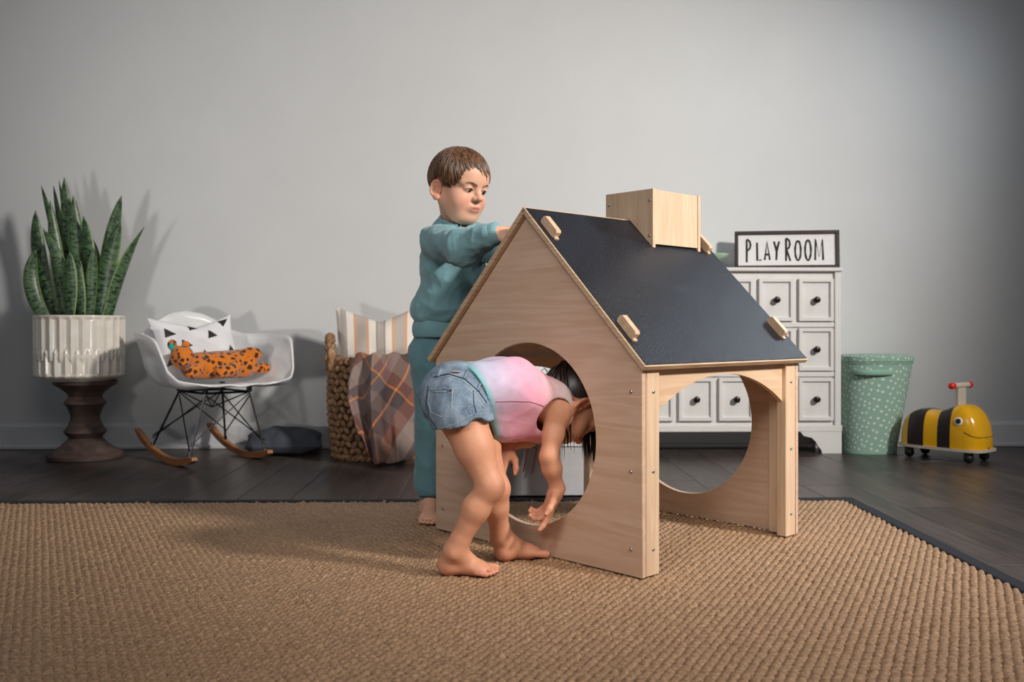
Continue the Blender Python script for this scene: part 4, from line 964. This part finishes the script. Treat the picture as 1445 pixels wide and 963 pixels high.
f.clip((0, 0, .615), (0, 0, 1)); f.clip((0, 0, .085), (0, 0, -1))
V, Q = f.polygonize(); pn_, V = npmesh('jogger_pants', V, Q, teal_p, boy, None, bb0, 1); fold(pn_, .0075, 9, 1.0, (1, 1, .6))
for a in (rank, lank): MB().tube([Vector((a[0], a[1], z))-Vector(bb0) for z in (.066, .070, .098, .104)], [.030, .0335, .0335, .030], 20).build('ankle_cuff', teal_p, boy, 1)
hair_b, nt, bs = NT('brown hair')
hv = coords(nt, 'Object', (160, 160, 22)); nz = nd(nt, 'ShaderNodeTexNoise', i_Scale=1.0, i_Detail=3.0); nt.links.new(hv, nz.inputs[0])
nt.links.new(mixc(nt, ramp(nt, nz.outputs[0], [(.35, 0.0), (.65, 1.0)]), lin((64, 44, 32)), lin((128, 92, 64))), bs.inputs['Base Color']); bs.inputs['Roughness'].default_value = .42; bs.inputs['Anisotropic'].default_value = .6
def boy_tmax(ps):
    ps = (ps+180) % 360-180
    return np.interp(ps, [-180, -140, -112, -96, -84, -74, -62, -50, -34, -12, 8, 28, 46, 62, 76, 90, 104, 140, 180], [132, 128, 120, 94, 94, 114, 110, 100, 87, 83, 90, 99, 104, 106, 110, 94, 96, 128, 132])
def skull(H, ps, th, off):
    a, b = math.radians(ps), math.radians(th); r = (.090+off, .075+off, .083+off)
    return Vector(H.w(-.011+r[0]*math.sin(b)*math.cos(a), r[1]*math.sin(b)*math.sin(a), .029+r[2]*math.cos(b)))
m = MB(); b0 = Vector(bb0)
m.surf(lambda u, v: skull(BHd, -180+360*u, max(.5, v*(boy_tmax(-180+360*u)-7)), .004+.005*(1-v))-b0, 72, 24, wrap=True)
for i in range(1700):
    ps = random.uniform(-180, 180); tm = boy_tmax(ps)*random.uniform(.90, 1.02); t0 = random.uniform(0, .55)*tm; off = random.uniform(.007, .0125); sh_ = random.gauss(0, 5); sw = 26*math.exp(-((ps+5)/50)**2)
    pth = [skull(BHd, ps-sw+sh_*q+sw*q*q+(0 if t0 > 8 else 0), t0+(tm-t0)*q, off*(1-.45*q**4)+.002*math.sin(math.pi*q))-b0 for q in np.linspace(0, 1, 9)]
    m.tube(pth, [.0008, .0017, .0021, .0022, .0022, .0021, .0018, .0012, .0003], 5, flat=.6)
m.build('hair', hair_b, boy, 3.2)

# ------------------------------------------------------------------ GIRL
gb0 = (-.06, 2.33, .0)
girl = tag(empty('person', gb0), 'barefoot girl in denim shorts bending headfirst into the playhouse hole', 'person')
h = unit((.90, .43, 0)); pit = math.radians(-66)
GHd = Frame(P(806, 571, 2.465), h*math.cos(pit)+np.array((0, 0, math.sin(pit))), h*math.sin(-pit)+np.array((0, 0, math.cos(pit))))
gp = np.array((-.132, 2.325, .436)); gx = unit((.90, .42, .06)); gl = unit((-.42, .90, 0)); gu = np.cross(gx, gl); GA = np.stack([gx, gl, gu])
s1, s2, gn = np.array((-.015, 2.382, .455)), np.array((.080, 2.424, .418)), np.array((.128, 2.452, .392))
grs, gls = np.array(P(786, 583, 2.378)), np.array((.070, 2.515, .400))
gre, grw = np.array(P(774, 645, 2.345)), np.array(P(786, 690, 2.372)); gle, glw = np.array((.072, 2.560, .315)), np.array((-.012, 2.432, .300))
rh, rk, ra = np.array(P(652, 588, 2.265)), np.array(P(691, 687, 2.225)), np.array(P(640, 786, 2.245)); ra[2] = .072
lh, lk, la = np.array((-.108, 2.385, .405)), np.array(P(700, 690, 2.345)), np.array(P(706, 776, 2.395)); la[2] = .070
f = Field((-.29, 2.08, .006), (.36, 2.72, .60), .0028)
head(f, GHd, gn)
f.ell(gp, (.082, .092, .076), GA, .02)
for s_ in (-1, 1): f.chain([gp+gl*.035*s_, s1+gl*.030*s_, s2+gl*.038*s_], [.062, .052, .050], .03)
f.chain([s2, gn], [.05, .042], .03)
for a, b, c in ((grs, gre, grw), (gls, gle, glw)): f.cap(s2, a, .045, .036, .02).chain([a, a*.5+b*.5, b, b*.65+c*.35, c], [.029, .026, .0220, .0235, .0160], .014)
for a, b, c, cd_ in ((rh, rk, ra, (-.004, .0, 0)), (lh, lk, la, (-.006, -.003, 0))):
    f.chain([a, a*.55+b*.45, b], [.060, .0445, .0300], .02); f.ell(b+np.array((.009, -.004, .0)), (.021, .022, .026), None, .02)
    q = b*.66+c*.34+np.array(cd_); f.chain([b, q, c*.85+b*.15, c], [.0285, .0315, .0225, .0225], .016)
hand(f, grw, (-.42, -.05, -.90), (-.80, -.25, .40), (.1, -.95, -.1), .86, (.15, .75, .85, .8), .08)
hand(f, glw, (-.45, -.45, -.75), (-.3, -.1, -.95), (-.2, -.9, 0), .8, (.4, .45, .5, .5))
foot(f, (-.178, 2.262), (.995, -.07), ra, 1, .148); foot(f, (-.042, 2.388), (.86, .36), la, -1, .140)
V, Q = f.polygonize()
gc = skin_col(GHd, (219, 160, 128), (186, 100, 92), (214, 140, 114))
def gcol(V):
    C = gc(V); kn = np.exp(-(((V-(rk+np.array((.034, -.02, .0))))/.02)**2).sum(1))*.45; C = C*(1-kn[:, None])+np.array(lin((150, 92, 76)))*kn[:, None]
    ft = np.clip((.05-V[:, 2])/.04, 0, 1)[:, None]*.35; return C*(1-ft)+np.array(lin((222, 150, 128)))*ft
girlb, V = npmesh('body', V, Q, skin_m, girl, gcol, gb0, 1)
face_bits(GHd, girlb, girl, gb0, MAT('black brow hair', (40, 30, 26), None, .7), iris_b, (.9, .1, 0))
# denim shorts
den, nt, bs = NT('washed denim')
v = coords(nt, 'Object', (26, 26, 26)); nz = nd(nt, 'ShaderNodeTexNoise', i_Scale=1.0, i_Detail=4.0); nt.links.new(v, nz.inputs[0])
v2 = coords(nt, 'Object', (420, 420, 120)); n2 = nd(nt, 'ShaderNodeTexNoise', i_Scale=1.0, i_Detail=2.0); nt.links.new(v2, n2.inputs[0])
cA = mixc(nt, ramp(nt, nz.outputs[0], [(.3, 0.0), (.72, 1.0)]), lin((70, 92, 116)), lin((132, 152, 170)))
nt.links.new(mixc(nt, ramp(nt, n2.outputs[0], [(.42, 0.0), (.62, .35)]), cA, lin((168, 182, 194))), bs.inputs['Base Color']); bs.inputs['Roughness'].default_value = .9; bump(nt, bs, n2.outputs[0], .3, .001)
f = Field((-.28, 2.12, .28), (.05, 2.50, .57), .0034)
f.ell(gp+np.array((-.004, 0, .0)), (.094, .104, .087), GA, .02)
for a, b in ((rh, rk), (lh, lk)): f.chain([a+np.array((-.004, 0, 0)), a*.55+b*.45+np.array((-.002, 0, 0))], [.0765, .071], .02)
f.clip(P(650, 600, 2.25), (.16, .0, -1)); f.clip(gp+gx*.062, gx+np.array((0, 0, .12)))
f.ell(P(676, 607, 2.18), (.030, .05, .026), None, .006, 's')
f.shell(.009)
V, Q = f.polygonize(); sho, V = npmesh('denim_shorts', V, Q, den, girl, None, gb0, 1); fold(sho, .0032, 3, 1.3)
me = sho.data; sbv = BVHTree.FromPolygons([v.co for v in me.vertices], [p.vertices[:] for p in me.polygons])
def onto(bv, base, pts, off, n=6):
    out = []; o_ = Vector((0, 0, CH))-Vector(base)
    for (a, b) in zip(pts[:-1], pts[1:]):
        for k_ in range(n):
            t = k_/n; d_ = P(a[0]+(b[0]-a[0])*t, a[1]+(b[1]-a[1])*t, 1.0)-Vector((0, 0, CH)); hit = bv.ray_cast(o_, d_.normalized())
            if hit[0]: out.append(hit[0]+hit[1]*off)
    return out
stm = MAT('pale stitching', (186, 192, 198), (160, 168, 176), .9); dkm = MAT('dark denim seam', (48, 62, 80), None, .9)
for pts, r_, mt_ in (([(606, 551), (627, 548), (638, 551), (637, 577), (623, 589), (608, 582), (604, 566), (606, 551)], .0009, stm), ([(608, 553), (634, 553)], .0007, stm), ([(611, 533), (632, 528), (655, 535), (675, 553), (688, 572)], .0013, dkm), ([(613, 536), (633, 531), (654, 538), (672, 555), (686, 575)], .0007, stm),
                     ([(604, 545), (601, 570), (606, 590), (618, 607)], .0013, dkm), ([(618, 606), (640, 600), (658, 590), (667, 585)], .0007, stm), ([(667, 552), (668, 570), (672, 585)], .0010, dkm), ([(656, 548), (668, 556), (684, 580)], .0009, stm)):
    q = onto(sbv, gb0, pts, .0008)
    if len(q) > 2: MB().tube(q, r_, 5).build('seam_stitch', mt_, sho, 3.2)
for pts in ([(659, 524), (653, 538)], [(676, 542), (672, 555)], [(622, 522), (617, 535)]):
    q = onto(sbv, gb0, pts, .0022, 5)
    if len(q) > 2: MB().tube(q, .0042, 8, flat=.45).build('belt_loop', den, sho, 3.2)
q = onto(sbv, gb0, [(638, 525), (651, 526)], .0012, 5)
if len(q) > 2: MB().tube(q, .0062, 8, flat=.25).build('leather_patch', MAT('tan leather patch', (214, 158, 128), None, .7), sho, .5)
q = onto(sbv, gb0, [(635.5, 551), (636, 552)], .001, 1)
if q: MB().ball(q[0], .0028, 10, 6).build('rivet', MAT('copper rivet', (96, 72, 58), None, .4, .8), sho, 3.2)
# tie-dye sleeveless top
tie_m = MAT('tie dye cotton', (255, 255, 255), (240, 238, 240), .9, scale=40, bmp=.15, bscale=300, attr=True)
f = Field((-.24, 2.20, .24), (.24, 2.64, .60), .0036)
gA = np.array((-.100, 2.338, .452))
for s_ in (-1, 1): f.chain([gA+gl*.036*s_, s1+gl*.036*s_, s2+gl*.040*s_+np.array((0, 0, -.004))], [.068, .068, .058], .03)
f.chain([s2, gn+np.array((0, 0, -.004))], [.054, .044], .03)
f.cap(s1+np.array((-.035, -.02, -.088)), s2+np.array((-.015, -.010, -.060)), .050, .046, .06)
f.cap(s2, grs, .046, .040, .02); f.cap(s2, gls, .046, .040, .02)
f.shell(.010)
hp_top, hp_bot = np.array(P(646, 508, 2.31)), np.array(P(713, 650, 2.33)); hn = np.cross(hp_bot-hp_top, gl); hn = hn*np.sign(-hn[0]); f.clip(hp_top, hn)
f.clip(gn+gx*.010, unit((.86, .36, -.36)))
ad_ = unit(gre-grs)
f.cap(grs+np.array((-.004, -.030, -.004)), gre+np.array((0, -.04, 0)), .0440, .048, .006, 's'); f.cap(gls+gl*.02, gle+gl*.06, .044, .048, .006, 's')
V, Q = f.polygonize()
stops = [(-.13, (176, 196, 216)), (-.06, (200, 194, 218)), (-.02, (214, 188, 212)), (.02, (240, 172, 196)), (.065, (238, 172, 188)), (.095, (234, 196, 200)), (.13, (226, 216, 216))]
def tcol(V):
    hd_ = (V-hp_top) @ (-hn/np.linalg.norm(hn)); x = V[:, 0]*.85+(V[:, 2]-.42)*-.10+.006*np.sin(V[:, 1]*60)+.01*np.sin(V[:, 2]*38+V[:, 0]*20)
    st = np.array([lin(c) for _, c in stops]); xs = [p for p, _ in stops]; C = np.stack([np.interp(x, xs, st[:, i]) for i in range(3)], 1)
    w_ = (1-sstep(.004, .020, hd_))[:, None]; return C*(1-w_)+np.array(lin((140, 200, 204)))*w_
shi, V = npmesh('tie_dye_top', V, Q, tie_m, girl, tcol, gb0, 1); fold(shi, .0034, 12, .8)
trim_w = MAT('white rib trim', (226, 222, 220), None, .9)
me = shi.data; tbv = BVHTree.FromPolygons([v.co for v in me.vertices], [p.vertices[:] for p in me.polygons])
for pts, r_, mt_ in (([(699, 567), (722, 566), (748, 567), (764, 572), (774, 578)], .0009, MAT('rose seam thread', (186, 130, 148), None, .9)), ([(767, 606), (768, 596), (773, 585), (781, 577), (788, 575)], .0016, trim_w)):
    q = onto(tbv, gb0, pts, .0006)
    if len(q) > 2: MB().tube(q, r_, 6).build('seam', mt_, shi, 3.2)
cn, ca = gn+gx*.008, unit(np.cross(unit((.86, .36, -.36)), (0, 1, 0))); cb_ = np.cross(unit((.86, .36, -.36)), ca)
MB().tube([Vector(cn+(ca*math.cos(a)+cb_*math.sin(a))*.0445)-Vector(gb0) for a in np.linspace(0, 2*math.pi, 30)], .0055, 8, cap=False).build('neck_trim', trim_w, girl, 3.2)
# dark hair that hangs with gravity
hair_g, nt, bs = NT('dark brown hair')
hv = coords(nt, 'Object', (150, 150, 20)); nz = nd(nt, 'ShaderNodeTexNoise', i_Scale=1.0, i_Detail=3.0); nt.links.new(hv, nz.inputs[0])
nt.links.new(mixc(nt, ramp(nt, nz.outputs[0], [(.35, 0.0), (.65, 1.0)]), lin((22, 15, 13)), lin((48, 33, 27))), bs.inputs['Base Color']); bs.inputs['Roughness'].default_value = .4
def g_tm(ps):
    ps = (ps+180) % 360-180
    return np.interp(ps, [-180, -125, -100, -80, -60, -40, 0, 40, 60, 80, 100, 125, 180], [150, 142, 112, 82, 84, 66, 58, 66, 84, 82, 112, 142, 150])
m = MB(); b0 = Vector(gb0)
m.surf(lambda u, v: skull(GHd, -180+360*u, max(.5, v*(g_tm(-180+360*u))), .004+.005*(1-v))-b0, 64, 22, wrap=True)
rr_ = np.array((.098, .083, .091)); ce = GHd.w(-.011, 0, .029)
for i in range(1500):
    ps = random.uniform(-180, 180); th = g_tm(ps)*math.sqrt(random.random())
    p = np.array(skull(GHd, ps, max(2, th), .006)); L_ = random.uniform(.10, .165); pts = [p]; vel = None; st = L_/11; off = random.uniform(-.02, .06)
    for j in range(11):
        q = (p-ce) @ GHd.A.T; nrm_ = unit((q/rr_**2) @ GHd.A); g_ = np.array((0, 0, -1.0))+.35*GHd.u
        inside = math.sqrt(((q/(rr_*(1+off)))**2).sum())
        if inside < 1.04:
            t_ = g_-nrm_*(g_@nrm_); t_ = unit(t_) if np.linalg.norm(t_) > .05 else unit(np.cross(nrm_, GHd.l))
        else: t_ = np.array((0, 0, -1.0))
        vel = t_ if vel is None else unit(vel*.55+t_*.45); p = p+vel*st; q = (p-ce) @ GHd.A.T; e_ = math.sqrt(((q/(rr_*(1+off)))**2).sum())
        if e_ < 1: p = ce+(q/e_) @ GHd.A
        pts.append(p)
    ql = GHd.loc(np.array(pts)); 
    if (np.abs(ql[:, 1]) > .06)[:].any() and ((np.abs(ql[:, 0]+.010) < .024) & (np.abs(ql[:, 2]+.008) < .030) & (np.abs(ql[:, 1]) > .066)).any(): continue     # keep the ears free
    m.tube([Vector(x)-b0 for x in pts], [.0012, .0022, .0027, .0027, .0027, .0026, .0025, .0023, .002, .0016, .0010, .0004], 5, flat=.6)
m.build('hair', hair_g, girl, 3.2)
